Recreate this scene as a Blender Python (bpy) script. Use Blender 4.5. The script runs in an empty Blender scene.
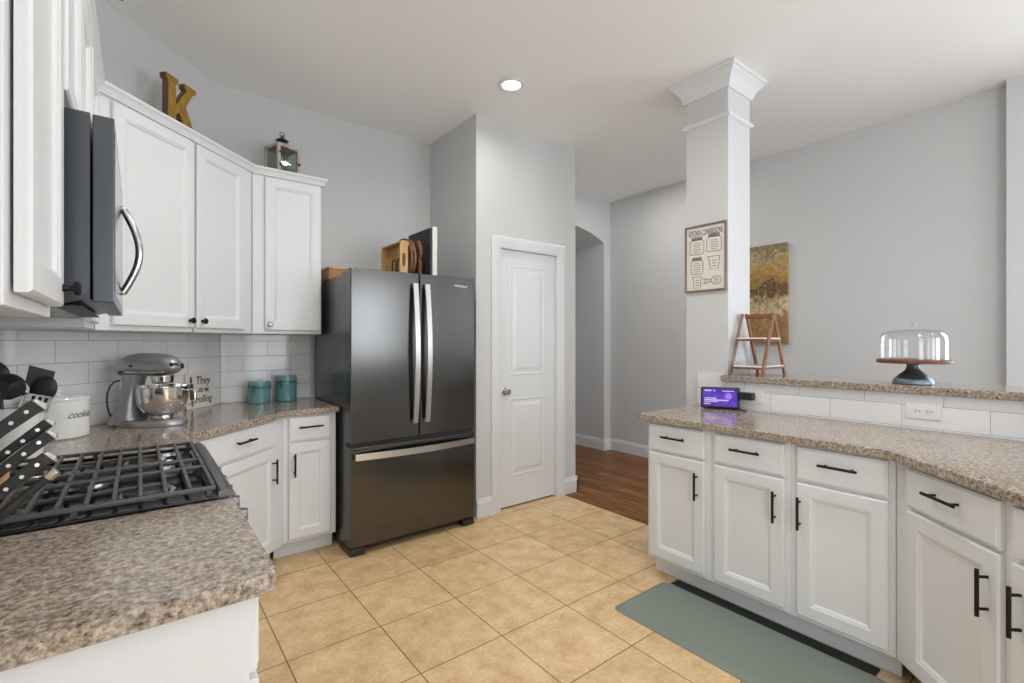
import bpy, bmesh, math, random
from mathutils import Vector, Matrix
random.seed(7)
PI = math.pi
C = bpy.context.scene.collection

# ------------------------------------------------------------------ camera, world, exposure
CAM_H, YAW, FPX = 1.33, 0.661, 481.0
cam_d = bpy.data.cameras.new('camera'); cam = bpy.data.objects.new('camera', cam_d); C.objects.link(cam)
cam_d.sensor_width = 36.0; cam_d.lens = FPX / 1024 * 36.0; cam_d.clip_start = 0.02
cam.location = (0, 0, CAM_H); cam.rotation_euler = (PI/2, 0, -YAW)
bpy.context.scene.camera = cam
vs = bpy.context.scene.view_settings
vs.view_transform = 'Standard'; vs.look = 'None'; vs.gamma = 1; vs.use_curve_mapping = False
vs.exposure = 0.0
bpy.context.scene.cycles.max_bounces = 10
bpy.context.scene.cycles.diffuse_bounces = 6
bpy.context.scene.cycles.sample_clamp_indirect = 8

CEIL = 3.05
w = bpy.data.worlds.new('sky'); bpy.context.scene.world = w; w.use_nodes = True
wb = w.node_tree.nodes['Background']; wb.inputs[0].default_value = (0.80, 0.90, 1.0, 1); wb.inputs[1].default_value = 1.8

def area(name, loc, rot, sx, sy, power, col, shape='RECTANGLE'):
    l = bpy.data.lights.new(name, 'AREA'); l.shape = shape; l.size = sx; l.size_y = sy; l.energy = power; l.color = col
    o = bpy.data.objects.new(name, l); C.objects.link(o); o.location = loc; o.rotation_euler = rot
    return o
# daylight arriving at the window openings behind the camera (just outside the panes)
DAY = (0.92, 0.965, 1.0)
WIN_BACK = [(0.25, 1.35), (1.75, 2.75), (3.05, 4.30)]      # x ranges on the rear wall
WZ0, WZ1, YB = 0.45, 2.55, -3.6
for (a, b), pw in zip(WIN_BACK, (16, 26, 52)):
    area('daylight', ((a+b)/2, YB-0.16, (WZ0+WZ1)/2), (PI/2, 0, 0), b-a, WZ1-WZ0, pw, DAY)
WIN_L_ADDED = (-3.0, -1.4)                                       # y range of an added left-wall window, put in to light the peninsula fronts
area('daylight', (-0.45-0.16, sum(WIN_L_ADDED)/2, (WZ0+WZ1)/2), (0, -PI/2, 0), WZ1-WZ0, WIN_L_ADDED[1]-WIN_L_ADDED[0], 72, DAY)  # light of the added left window, unseen, brightening peninsula and pillar
WIN_R = (-1.05, 0.15)                                        # y range on the right wall
area('daylight', (4.5+0.16, sum(WIN_R)/2, (WZ0+WZ1)/2), (0, PI/2, 0), WZ1-WZ0, WIN_R[1]-WIN_R[0], 46, DAY)
# recessed ceiling lamps
WARM = (1.0, 0.955, 0.90)
CANS = [(1.97, 2.54), (1.85, 1.15), (0.78, 2.05), (0.85, 0.8), (1.85, -0.3), (0.7, -0.6), (3.5, -0.8), (1.2, -2.2), (3.85, 3.0)]
CAN_W = (4.0, 9, 7.5, 1.0, 5, 2.0, 2.5, 5, 9)
for (x, y), pw in zip(CANS, CAN_W):
    area('ceiling_lamp_light', (x, y, CEIL-0.025), (0, 0, 0), 0.11, 0.11, pw, WARM, 'DISK').data.spread = math.radians(160 if x < 3 else 180)

# ------------------------------------------------------------------ materials
def newmat(name):
    m = bpy.data.materials.new(name); m.use_nodes = True
    return m, m.node_tree, m.node_tree.nodes['Principled BSDF']
def mat(name, col, rough=0.5, metal=0.0, **kw):
    m, nt, b = newmat(name)
    b.inputs['Base Color'].default_value = (*col, 1); b.inputs['Roughness'].default_value = rough; b.inputs['Metallic'].default_value = metal
    for k, v in kw.items():
        b.inputs[k.replace('_', ' ')].default_value = v
    return m
def N(nt, t, **kw):
    n = nt.nodes.new(t)
    for k, v in kw.items(): setattr(n, k, v)
    return n
def coords(nt, scale=(1,1,1), loc=(0,0,0), rot=(0,0,0), src='Object'):
    tc = N(nt, 'ShaderNodeTexCoord'); mp = N(nt, 'ShaderNodeMapping')
    mp.inputs['Scale'].default_value = scale; mp.inputs['Location'].default_value = loc; mp.inputs['Rotation'].default_value = rot
    nt.links.new(tc.outputs[src], mp.inputs['Vector']); return mp.outputs['Vector']
def ramp(nt, fac, stops):
    r = N(nt, 'ShaderNodeValToRGB'); e = r.color_ramp.elements
    e[0].position, e[0].color = stops[0][0], (*stops[0][1], 1)
    e[1].position, e[1].color = stops[-1][0], (*stops[-1][1], 1)
    for p, c in stops[1:-1]:
        x = e.new(p); x.color = (*c, 1)
    nt.links.new(fac, r.inputs['Fac']); return r.outputs['Color']
def noise(nt, vec, scale, detail=3, rough=0.5):
    n = N(nt, 'ShaderNodeTexNoise'); n.inputs['Scale'].default_value = scale; n.inputs['Detail'].default_value = detail
    n.inputs['Roughness'].default_value = rough; nt.links.new(vec, n.inputs['Vector']); return n.outputs['Fac']
def mixc(nt, fac, a, b, mode='MIX'):
    n = N(nt, 'ShaderNodeMix'); n.data_type = 'RGBA'; n.blend_type = mode
    if isinstance(fac, (int, float)): n.inputs[0].default_value = fac
    else: nt.links.new(fac, n.inputs[0])
    for s, v in ((6, a), (7, b)):
        if isinstance(v, tuple): n.inputs[s].default_value = (*v, 1)
        else: nt.links.new(v, n.inputs[s])
    return n.outputs[2]
def bump(nt, b, h, strength, dist=0.01):
    n = N(nt, 'ShaderNodeBump'); n.inputs['Strength'].default_value = strength; n.inputs['Distance'].default_value = dist
    nt.links.new(h, n.inputs['Height']); nt.links.new(n.outputs['Normal'], b.inputs['Normal'])

def wall_paint(name, col):
    m, nt, b = newmat(name); b.inputs['Base Color'].default_value = (*col, 1); b.inputs['Roughness'].default_value = 0.85
    v = coords(nt); bump(nt, b, noise(nt, v, 160, 2), 0.12, 0.002)
    return m
M_wall = wall_paint('wall_paint', (0.622, 0.634, 0.645))
M_ceil = wall_paint('ceiling_paint', (0.92, 0.935, 0.945))
M_cab = mat('white_cabinet_paint', (0.76, 0.785, 0.815), 0.32)
M_trim = mat('white_trim_paint', (0.74, 0.765, 0.79), 0.35)
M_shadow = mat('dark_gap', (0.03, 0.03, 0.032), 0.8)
M_black = mat('black_metal', (0.016, 0.014, 0.013), 0.38, 0.6)
M_blackp = mat('black_plastic', (0.018, 0.018, 0.02), 0.4)
M_iron = mat('cast_iron', (0.11, 0.108, 0.105), 0.38, 0.3)
M_enamel = mat('black_enamel', (0.012, 0.012, 0.014), 0.10)
M_steel = mat('brushed_steel', (0.62, 0.62, 0.62), 0.28, 1.0)
M_chrome = mat('polished_steel', (0.80, 0.79, 0.77), 0.08, 1.0)
M_nickel = mat('satin_nickel', (0.62, 0.60, 0.56), 0.22, 1.0)
M_silver = mat('silver_paint', (0.40, 0.40, 0.41), 0.30, 0.7)
M_white = mat('white_plastic', (0.80, 0.80, 0.79), 0.3)
M_ceramic = mat('white_ceramic', (0.82, 0.82, 0.80), 0.12)
M_teal = mat('teal_ceramic', (0.145, 0.325, 0.345), 0.12)
M_zinc = mat('galvanised_metal', (0.19, 0.24, 0.27), 0.36, 0.85)
M_ink = mat('black_ink', (0.012, 0.012, 0.012), 0.7)
M_paper = mat('cream_paper', (0.74, 0.71, 0.66), 0.8)
M_brownink = mat('brown_paint', (0.10, 0.055, 0.03), 0.7)

def brushed(name, col, rough, axis):
    m, nt, b = newmat(name); b.inputs['Metallic'].default_value = 1.0; b.inputs['Base Color'].default_value = (*col, 1)
    sc = [6, 6, 6]; sc[axis] = 900
    v = coords(nt, tuple(sc)); n = noise(nt, v, 1.0, 2)
    b.inputs['Roughness'].default_value = rough
    mr = N(nt, 'ShaderNodeMapRange'); mr.inputs['To Min'].default_value = rough*0.95; mr.inputs['To Max'].default_value = rough*1.06
    nt.links.new(n, mr.inputs['Value']); nt.links.new(mr.outputs['Result'], b.inputs['Roughness'])
    bump(nt, b, n, 0.008, 0.001)
    return m
M_fridge = brushed('dark_stainless', (0.125, 0.122, 0.12), 0.20, 2)
M_fridgeside = mat('dark_grey_side', (0.10, 0.10, 0.105), 0.24, 0.4)
M_handle = brushed('light_stainless', (0.60, 0.59, 0.575), 0.30, 2)
M_mw = brushed('grey_stainless', (0.11, 0.118, 0.13), 0.26, 2)
M_range = brushed('range_stainless', (0.19, 0.19, 0.195), 0.3, 1)

def wood(name, dark, light, scale=14, stretch=(1, 1, 0.12), rough=0.5):
    m, nt, b = newmat(name)
    v = coords(nt, stretch); a = noise(nt, v, scale*3, 5, 0.65); b2 = noise(nt, v, scale, 2)
    mx = N(nt, 'ShaderNodeMath', operation='MULTIPLY_ADD'); mx.inputs[1].default_value = 0.6
    nt.links.new(a, mx.inputs[0]); mh = N(nt, 'ShaderNodeMath', operation='MULTIPLY'); mh.inputs[1].default_value = 0.4
    nt.links.new(b2, mh.inputs[0]); nt.links.new(mh.outputs[0], mx.inputs[2])
    col = ramp(nt, mx.outputs[0], [(0.36, dark), (0.64, light)])
    nt.links.new(col, b.inputs['Base Color']); b.inputs['Roughness'].default_value = rough
    bump(nt, b, a, 0.08, 0.002)
    return m
M_woodlight = wood('light_wood', (0.44, 0.25, 0.09), (0.66, 0.43, 0.19))
M_woodmid = wood('honey_wood', (0.30, 0.14, 0.045), (0.50, 0.27, 0.10))
M_wooddark = wood('dark_wood', (0.055, 0.022, 0.010), (0.19, 0.085, 0.035))
M_woodredt = wood('red_brown_wood', (0.085, 0.03, 0.014), (0.20, 0.075, 0.032), 20)
M_woodladder = wood('ladder_wood', (0.13, 0.05, 0.018), (0.33, 0.14, 0.05), 12)
M_woodgrey = wood('weathered_wood', (0.13, 0.095, 0.07), (0.30, 0.22, 0.16), 20)
M_lantern = wood('whitewashed_wood', (0.34, 0.28, 0.22), (0.62, 0.55, 0.46), 25)
M_block = wood('knife_block_wood', (0.40, 0.24, 0.11), (0.60, 0.41, 0.22))
M_mustard = wood('distressed_mustard', (0.14, 0.075, 0.016), (0.52, 0.29, 0.02), 9, (1, 1, 0.5))
M_kside = wood('distressed_brown', (0.07, 0.04, 0.02), (0.19, 0.11, 0.05), 12)

def granite():
    m, nt, b = newmat('granite'); v = coords(nt)
    n1 = noise(nt, v, 84, 6, 0.70); n2 = noise(nt, v, 11, 3, 0.6); n3 = noise(nt, v, 150, 3, 0.6)
    c1 = ramp(nt, n1, [(0.33, (0.06, 0.05, 0.046)), (0.42, (0.24, 0.185, 0.145)), (0.53, (0.41, 0.345, 0.285)), (0.64, (0.62, 0.57, 0.51))])
    c2 = ramp(nt, n2, [(0.35, (0.84, 0.86, 0.90)), (0.65, (1.04, 0.99, 0.91))])
    c = mixc(nt, 0.7, c1, c2, 'MULTIPLY')
    sp = ramp(nt, n3, [(0.30, (1, 1, 1)), (0.37, (0, 0, 0))])
    c = mixc(nt, sp, c, (0.045, 0.040, 0.040))
    sp2 = ramp(nt, n3, [(0.62, (0, 0, 0)), (0.72, (1, 1, 1))])
    c = mixc(nt, sp2, c, (0.55, 0.52, 0.50))
    nt.links.new(c, b.inputs['Base Color']); b.inputs['Roughness'].default_value = 0.11
    return m
M_granite = granite()

def floor_tile():
    m, nt, b = newmat('beige_floor_tile')
    T = 0.4056
    v = coords(nt, (1/T, 1/T, 1), (-(0.894/T), -(2.961/T), 0))
    br = N(nt, 'ShaderNodeTexBrick'); br.offset = 0; br.squash = 1
    br.inputs['Scale'].default_value = 1; br.inputs['Brick Width'].default_value = 1; br.inputs['Row Height'].default_value = 1
    br.inputs['Mortar Size'].default_value = 0.0065; br.inputs['Mortar Smooth'].default_value = 0.2; br.inputs['Bias'].default_value = 0
    br.inputs['Color1'].default_value = (0.0, 0.0, 0.0, 1); br.inputs['Color2'].default_value = (1, 1, 1, 1); br.inputs['Mortar'].default_value = (0.5, 0.5, 0.5, 1)
    nt.links.new(v, br.inputs['Vector'])
    v2 = coords(nt); n1 = noise(nt, v2, 9, 6, 0.62); n2 = noise(nt, v2, 55, 4, 0.6)
    c = ramp(nt, n1, [(0.33, (0.63, 0.42, 0.21)), (0.5, (0.75, 0.535, 0.295)), (0.68, (0.84, 0.64, 0.385))])
    c2 = ramp(nt, n2, [(0.35, (0.86, 0.84, 0.80)), (0.62, (1.04, 1.04, 1.04))])
    c = mixc(nt, 0.75, c, c2, 'MULTIPLY')
    pt = ramp(nt, br.outputs['Color'], [(0.0, (0.93, 0.92, 0.90)), (1.0, (1.05, 1.04, 1.03))])
    c = mixc(nt, 0.8, c, pt, 'MULTIPLY')
    c = mixc(nt, br.outputs['Fac'], c, (0.17, 0.105, 0.055))
    nt.links.new(c, b.inputs['Base Color']); b.inputs['Roughness'].default_value = 0.38
    iv = N(nt, 'ShaderNodeMath', operation='SUBTRACT'); iv.inputs[0].default_value = 1; nt.links.new(br.outputs['Fac'], iv.inputs[1])
    bump(nt, b, iv.outputs[0], 0.35, 0.003)
    return m
M_tile = floor_tile()

def wood_floor():
    m, nt, b = newmat('dark_wood_floor')
    v = coords(nt, (1, 1, 1), (0, 0, 0), (0, 0, PI/2))
    br = N(nt, 'ShaderNodeTexBrick'); br.offset = 0.37
    br.inputs['Scale'].default_value = 1; br.inputs['Brick Width'].default_value = 1.1; br.inputs['Row Height'].default_value = 0.125
    br.inputs['Mortar Size'].default_value = 0.0016; br.inputs['Bias'].default_value = 0
    br.inputs['Color1'].default_value = (0, 0, 0, 1); br.inputs['Color2'].default_value = (1, 1, 1, 1); br.inputs['Mortar'].default_value = (0.5, 0.5, 0.5, 1)
    nt.links.new(v, br.inputs['Vector'])
    v2 = coords(nt, (1, 0.1, 1)); n1 = noise(nt, v2, 42, 5, 0.62)
    c = ramp(nt, n1, [(0.34, (0.105, 0.040, 0.008)), (0.5, (0.225, 0.092, 0.018)), (0.68, (0.36, 0.165, 0.04))])
    pt = ramp(nt, br.outputs['Color'], [(0, (0.62, 0.58, 0.55)), (1, (1.2, 1.15, 1.1))])
    c = mixc(nt, 1.0, c, pt, 'MULTIPLY'); c = mixc(nt, br.outputs['Fac'], c, (0.015, 0.008, 0.005))
    nt.links.new(c, b.inputs['Base Color']); b.inputs['Roughness'].default_value = 0.36; b.inputs['Specular IOR Level'].default_value = 0.3
    bump(nt, b, n1, 0.1, 0.002)
    return m
M_woodfloor = wood_floor()

def subway(name, off):
    """local x along the wall, local z up"""
    m, nt, b = newmat(name)
    tc = N(nt, 'ShaderNodeTexCoord'); sx = N(nt, 'ShaderNodeSeparateXYZ'); cx = N(nt, 'ShaderNodeCombineXYZ')
    nt.links.new(tc.outputs['Object'], sx.inputs[0])
    ax = N(nt, 'ShaderNodeMath', operation='ADD'); ax.inputs[1].default_value = off[0]; nt.links.new(sx.outputs['X'], ax.inputs[0])
    az = N(nt, 'ShaderNodeMath', operation='ADD'); az.inputs[1].default_value = off[1]; nt.links.new(sx.outputs['Z'], az.inputs[0])
    nt.links.new(ax.outputs[0], cx.inputs['X']); nt.links.new(az.outputs[0], cx.inputs['Y'])
    br = N(nt, 'ShaderNodeTexBrick'); br.offset = 0.5
    br.inputs['Scale'].default_value = 1; br.inputs['Brick Width'].default_value = 0.305; br.inputs['Row Height'].default_value = 0.104
    br.inputs['Mortar Size'].default_value = 0.0016; br.inputs['Mortar Smooth'].default_value = 0.6
    br.inputs['Color1'].default_value = (0.80, 0.805, 0.815, 1); br.inputs['Color2'].default_value = (0.84, 0.845, 0.85, 1)
    br.inputs['Mortar'].default_value = (0.42, 0.42, 0.425, 1)
    nt.links.new(cx.outputs[0], br.inputs['Vector']); nt.links.new(br.outputs['Color'], b.inputs['Base Color'])
    b.inputs['Roughness'].default_value = 0.09
    iv = N(nt, 'ShaderNodeMath', operation='SUBTRACT'); iv.inputs[0].default_value = 1; nt.links.new(br.outputs['Fac'], iv.inputs[1])
    bump(nt, b, iv.outputs[0], 0.6, 0.003)
    return m

def glass(name, tint=(1, 1, 1), refl=0.10, top=0.6):
    """thin clear glass: mostly see-through with a mirror-like coat"""
    m = bpy.data.materials.new(name); m.use_nodes = True; nt = m.node_tree; nt.nodes.clear()
    out = N(nt, 'ShaderNodeOutputMaterial'); mx = N(nt, 'ShaderNodeMixShader'); t = N(nt, 'ShaderNodeBsdfTransparent'); g = N(nt, 'ShaderNodeBsdfGlossy')
    t.inputs['Color'].default_value = (*tint, 1); g.inputs['Roughness'].default_value = 0.03
    lw = N(nt, 'ShaderNodeLayerWeight'); lw.inputs['Blend'].default_value = 0.35
    mr = N(nt, 'ShaderNodeMapRange'); mr.inputs['To Min'].default_value = refl*0.5; mr.inputs['To Max'].default_value = top
    nt.links.new(lw.outputs['Facing'], mr.inputs['Value']); nt.links.new(mr.outputs['Result'], mx.inputs['Fac'])
    nt.links.new(t.outputs[0], mx.inputs[1]); nt.links.new(g.outputs[0], mx.inputs[2]); nt.links.new(mx.outputs[0], out.inputs['Surface'])
    return m
M_glass = glass('clear_glass', (0.97, 0.975, 0.98))
M_pane = glass('window_glass', (1, 1, 1), 0.04)

def emit(name, col, s):
    m, nt, b = newmat(name); b.inputs['Base Color'].default_value = (0, 0, 0, 1)
    b.inputs['Emission Color'].default_value = (*col, 1); b.inputs['Emission Strength'].default_value = s
    return m
M_lamp = emit('lamp_glow', (1.0, 0.93, 0.84), 6)

# ------------------------------------------------------------------ mesh helpers
class MB:
    def __init__(s): s.bm = bmesh.new()
    def _add(s, b, mtx=None):
        if mtx is not None: b.transform(mtx)
        me = bpy.data.meshes.new('tmp'); b.to_mesh(me); b.free(); s.bm.from_mesh(me); bpy.data.meshes.remove(me); return s
    def box(s, a, c, bev=0.0, seg=2, mtx=None):
        b = bmesh.new(); bmesh.ops.create_cube(b, size=1)
        for v in b.verts: v.co = Vector([a[i] + (c[i]-a[i])*(v.co[i]+0.5) for i in range(3)])
        if bev: bmesh.ops.bevel(b, geom=list(b.edges), offset=bev, segments=seg, affect='EDGES', profile=0.5)
        return s._add(b, mtx)
    def prism(s, pts, z0, z1, bev=0.0, seg=2, mtx=None, vbev=None):
        b = bmesh.new(); n = len(pts)
        lo = [b.verts.new((p[0], p[1], z0)) for p in pts]; hi = [b.verts.new((p[0], p[1], z1)) for p in pts]
        b.faces.new(lo[::-1]); b.faces.new(hi)
        for i in range(n): b.faces.new((lo[i], lo[(i+1) % n], hi[(i+1) % n], hi[i]))
        bmesh.ops.recalc_face_normals(b, faces=b.faces)
        if bev: bmesh.ops.bevel(b, geom=[e for e in b.edges if abs(e.verts[0].co.z-e.verts[1].co.z) < 1e-6], offset=bev, segments=seg, affect='EDGES', profile=0.5)
        return s._add(b, mtx)
    def cyl(s, p0, p1, r0, r1=None, seg=20, bev=0.0):
        r1 = r0 if r1 is None else r1; p0, p1 = Vector(p0), Vector(p1); d = p1-p0
        b = bmesh.new(); bmesh.ops.create_cone(b, cap_ends=True, segments=seg, radius1=r0, radius2=r1, depth=d.length)
        if bev:
            bmesh.ops.bevel(b, geom=[e for e in b.edges if abs(e.verts[0].co.z-e.verts[1].co.z) < 1e-6], offset=bev, segments=2, affect='EDGES', profile=0.5)
        q = Vector((0, 0, 1)).rotation_difference(d.normalized()).to_matrix().to_4x4()
        return s._add(b, Matrix.Translation((p0+p1)/2) @ q)
    def sphere(s, c, r, sc=(1, 1, 1), u=20, v=12):
        b = bmesh.new(); bmesh.ops.create_uvsphere(b, u_segments=u, v_segments=v, radius=r)
        return s._add(b, Matrix.Translation(c) @ Matrix.Diagonal((*sc, 1)))
    def lathe(s, prof, c=(0, 0, 0), seg=40, mtx=None):
        b = bmesh.new(); rings = []
        for r, z in prof:
            if r < 1e-6: rings.append([b.verts.new((0, 0, z))])
            else: rings.append([b.verts.new((r*math.cos(2*PI*k/seg), r*math.sin(2*PI*k/seg), z)) for k in range(seg)])
        for A, B in zip(rings, rings[1:]):
            for k in range(seg):
                k2 = (k+1) % seg
                if len(A) == 1 and len(B) > 1: b.faces.new((A[0], B[k2], B[k]))
                elif len(B) == 1 and len(A) > 1: b.faces.new((A[k], A[k2], B[0]))
                elif len(A) > 1: b.faces.new((A[k], A[k2], B[k2], B[k]))
        bmesh.ops.recalc_face_normals(b, faces=b.faces)
        return s._add(b, (mtx or Matrix.Identity(4)) if mtx is not None else Matrix.Translation(c))
    def tube(s, pts, r, seg=10, flat=1.0, closed=False):
        pts = [Vector(p) for p in pts]; b = bmesh.new(); rings = []; n = len(pts); up = None
        for i, p in enumerate(pts):
            if closed: d = pts[(i+1) % n]-pts[i-1]
            else: d = pts[min(i+1, n-1)]-pts[max(i-1, 0)]
            d.normalize()
            if up is None:
                up = Vector((0, 0, 1)) if abs(d.z) < 0.9 else Vector((0, 1, 0))
            x = d.cross(up).normalized(); y = x.cross(d).normalized(); up = y
            rr = r[i] if isinstance(r, (list, tuple)) else r
            rings.append([b.verts.new(p + x*rr*math.cos(2*PI*k/seg) + y*rr*flat*math.sin(2*PI*k/seg)) for k in range(seg)])
        pr = list(zip(rings, rings[1:])) + ([(rings[-1], rings[0])] if closed else [])
        for A, B in pr:
            for k in range(seg): b.faces.new((A[k], A[(k+1) % seg], B[(k+1) % seg], B[k]))
        if not closed: b.faces.new(rings[0][::-1]); b.faces.new(rings[-1])
        bmesh.ops.recalc_face_normals(b, faces=b.faces)
        return s._add(b)
    def loft(s, rings, caps=True):
        b = bmesh.new(); R = [[b.verts.new(p) for p in r] for r in rings]; n = len(R[0])
        for A, B in zip(R, R[1:]):
            for k in range(n): b.faces.new((A[k], A[(k+1) % n], B[(k+1) % n], B[k]))
        if caps: b.faces.new(R[0][::-1]); b.faces.new(R[-1])
        bmesh.ops.recalc_face_normals(b, faces=b.faces)
        return s._add(b)
    def panel(s, x0, z0, x1, z1, yb, prof):
        """a front in the local xz plane: prof = list of (inset, y) from the back edge to the middle"""
        b = bmesh.new(); R = []
        for ins, y in prof:
            R.append([b.verts.new((x, y, z)) for x, z in ((x0+ins, z0+ins), (x1-ins, z0+ins), (x1-ins, z1-ins), (x0+ins, z1-ins))])
        for A, B in zip(R, R[1:]):
            for k in range(4): b.faces.new((A[k], A[(k+1) % 4], B[(k+1) % 4], B[k]))
        b.faces.new(R[-1]); b.faces.new(R[0][::-1])
        bmesh.ops.recalc_face_normals(b, faces=b.faces)
        return s._add(b)
    def build(s, name, m, parent=None, smooth=True, ang=32, mtx=None):
        if mtx is not None: s.bm.transform(mtx)
        me = bpy.data.meshes.new(name); s.bm.to_mesh(me); s.bm.free()
        if smooth:
            me.polygons.foreach_set('use_smooth', [True]*len(me.polygons)); me.set_sharp_from_angle(angle=math.radians(ang))
        me.materials.append(m)
        o = bpy.data.objects.new(name, me); C.objects.link(o)
        if smooth:
            wn = o.modifiers.new('weighted_normals', 'WEIGHTED_NORMAL'); wn.keep_sharp = True; wn.weight = 100
        if parent: o.parent = parent
        return o

def tag(o, label, cat, group=None, kind=None):
    o['label'] = label; o['category'] = cat
    if group: o['group'] = group
    if kind: o['kind'] = kind
    return o
def thing(name, label, cat, loc=(0, 0, 0), rz=0.0, group=None):
    o = bpy.data.objects.new(name, None); C.objects.link(o); o.empty_display_size = 0.1
    o.location = loc; o.rotation_euler = (0, 0, rz)
    return tag(o, label, cat, group)
def struct(name, mb, m, label, cat, **kw):
    o = mb.build(name, m, **kw); o['kind'] = 'structure'; o['label'] = label; o['category'] = cat
    return o
def copy_tree(o, parent=None):
    c = o.copy(); C.objects.link(c)
    if parent: c.parent = parent
    for ch in list(o.children): copy_tree(ch, c)
    return c
def R45(deg): return math.radians(deg)

def text_bm(txt, size, mtx, extrude=0.0004, shear=0.0, align='CENTER', bold=0.0, sx=1.0, spacing=1.0):
    cu = bpy.data.curves.new('t', 'FONT'); cu.body = txt; cu.size = size; cu.extrude = extrude; cu.shear = shear; cu.align_x = align
    cu.offset = bold; cu.space_character = spacing; cu.resolution_u = 3
    o = bpy.data.objects.new('t', cu); C.objects.link(o)
    dg = bpy.context.evaluated_depsgraph_get(); dg.update()
    me = bpy.data.meshes.new_from_object(o.evaluated_get(dg))
    b = bmesh.new(); b.from_mesh(me)
    bpy.data.objects.remove(o); bpy.data.curves.remove(cu); bpy.data.meshes.remove(me)
    b.transform(mtx @ Matrix.Diagonal((sx, 1, 1, 1))); return b
# text lying in the local xz plane facing -y
UPRIGHT = Matrix.Rotation(PI/2, 4, 'X')

# ------------------------------------------------------------------ room shell
XL, YF, XR, XRJ = -0.45, 3.75, 4.61, 4.50       # left wall, fridge wall, dining wall, dining wall near the camera
PX0, PX1, PY = 2.0135, 3.07, 3.03               # pantry block
YA = 3.95                                       # arch wall
T = 0.12
DG = (-0.45, 2.865)                             # diagonal wall from here
DH = (0.435, 3.75)                              # to here
TX = 2.915                                      # tile / wood floor joint

struct('floor', MB().prism([(XL-T, YB-T), (TX, YB-T), (TX, PY+0.01), (TX, 4.1), (XL-T, 4.1)], -0.08, 0.0), M_tile, 'beige square ceramic floor tiles in the kitchen', 'floor', smooth=False)
struct('floor_wood', MB().prism([(TX, YB-T), (XR+T, YB-T), (XR+T, 5.2), (TX, 5.2)], -0.08, 0.0), M_woodfloor, 'dark wood plank floor of the hall and dining area', 'floor', smooth=False)
struct('ceiling', MB().box((XL-T, YB-T, CEIL), (XR+T, 5.2, CEIL+0.1)), M_ceil, 'plain off-white ceiling', 'ceiling', smooth=False)
lw_ = MB()
for a, b, z0, z1 in ((YB-T, WIN_L_ADDED[0], 0, CEIL), (WIN_L_ADDED[1], DG[1], 0, CEIL), (WIN_L_ADDED[0], WIN_L_ADDED[1], 0, WZ0), (WIN_L_ADDED[0], WIN_L_ADDED[1], WZ1, CEIL)):
    lw_.box((XL-T, a, z0), (XL, b, z1))
struct('wall_left', lw_, M_wall, 'grey painted wall behind the range', 'wall', smooth=False)
dgn = T*0.7071
struct('wall_diagonal', MB().prism([DG, DH, (DH[0]-dgn, DH[1]+dgn), (DG[0]-dgn, DG[1]+dgn)], 0, CEIL), M_wall, 'grey painted diagonal corner wall', 'wall', smooth=False)
struct('wall_fridge', MB().box((DH[0]-0.1, YF, 0), (PX0, YF+T, CEIL)), M_wall, 'grey painted wall behind the refrigerator', 'wall', smooth=False)
DX0, DX1, DZ = 2.235, 2.843, 2.068
pw = MB().box((PX0, PY, 0), (DX0, PY+T, CEIL)).box((DX1, PY, 0), (PX1, PY+T, CEIL)).box((DX0, PY, DZ), (DX1, PY+T, CEIL))
pw.box((PX0, PY+T, 0), (PX0+T, YF+T, CEIL)).box((PX1-T, PY+T, 0), (PX1, YA+T, CEIL))
struct('wall_pantry', pw, M_wall, 'grey painted pantry walls jutting out beside the refrigerator', 'wall', smooth=False)
# arch wall with a deep barrel opening
ax, R_, zc, ahw = 3.84, 1.5, 2.534-1.349, 0.656
arch = [(ax+ahw*math.sin(0)+0, 0)]
pts = [(PX1, 0), (ax-ahw, 0)]
for k in range(17):
    d = -ahw + 2*ahw*k/16
    pts.append((ax+d, zc+math.sqrt(R_*R_-d*d)))
pts += [(ax+ahw, 0), (XR, 0), (XR, CEIL), (PX1, CEIL)]
TOZ = Matrix(((1, 0, 0, 0), (0, 0, -1, 0), (0, 1, 0, 0), (0, 0, 0, 1)))     # (x, y, z) -> (x, -z, y)
aw = MB().prism(pts, -(YA+1.0), -YA, mtx=TOZ)
struct('wall_arch', aw, M_wall, 'grey wall with the arched opening to the hallway', 'wall', smooth=False)
struct('wall_hall', MB().box((PX1, YA+1.0, 0), (XR, YA+1.0+T, CEIL)), M_wall, 'grey wall at the end of the arched passage', 'wall', smooth=False)
struct('wall_dining', MB().box((XR, 0.5, 0), (XR+T, 5.2, CEIL)), M_wall, 'long grey wall of the dining area', 'wall', smooth=False)
rw = MB()
for a, b, z0, z1 in ((YB-T, WIN_R[0], 0, CEIL), (WIN_R[1], 0.5, 0, CEIL), (WIN_R[0], WIN_R[1], 0, WZ0), (WIN_R[0], WIN_R[1], WZ1, CEIL)):
    rw.box((XRJ, a, z0), (XRJ+T, b, z1))
struct('wall_right', rw, M_wall, 'grey wall stepping forward at the far right', 'wall', smooth=False)
bw = MB(); xs = XL-T
for a, b in WIN_BACK:
    bw.box((xs, YB-T, 0), (a, YB, CEIL)).box((a, YB-T, 0), (b, YB, WZ0)).box((a, YB-T, WZ1), (b, YB, CEIL)); xs = b
bw.box((xs, YB-T, 0), (XRJ+T, YB, CEIL))
struct('wall_back', bw, M_wall, 'grey window wall behind the camera', 'wall', smooth=False)
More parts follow.
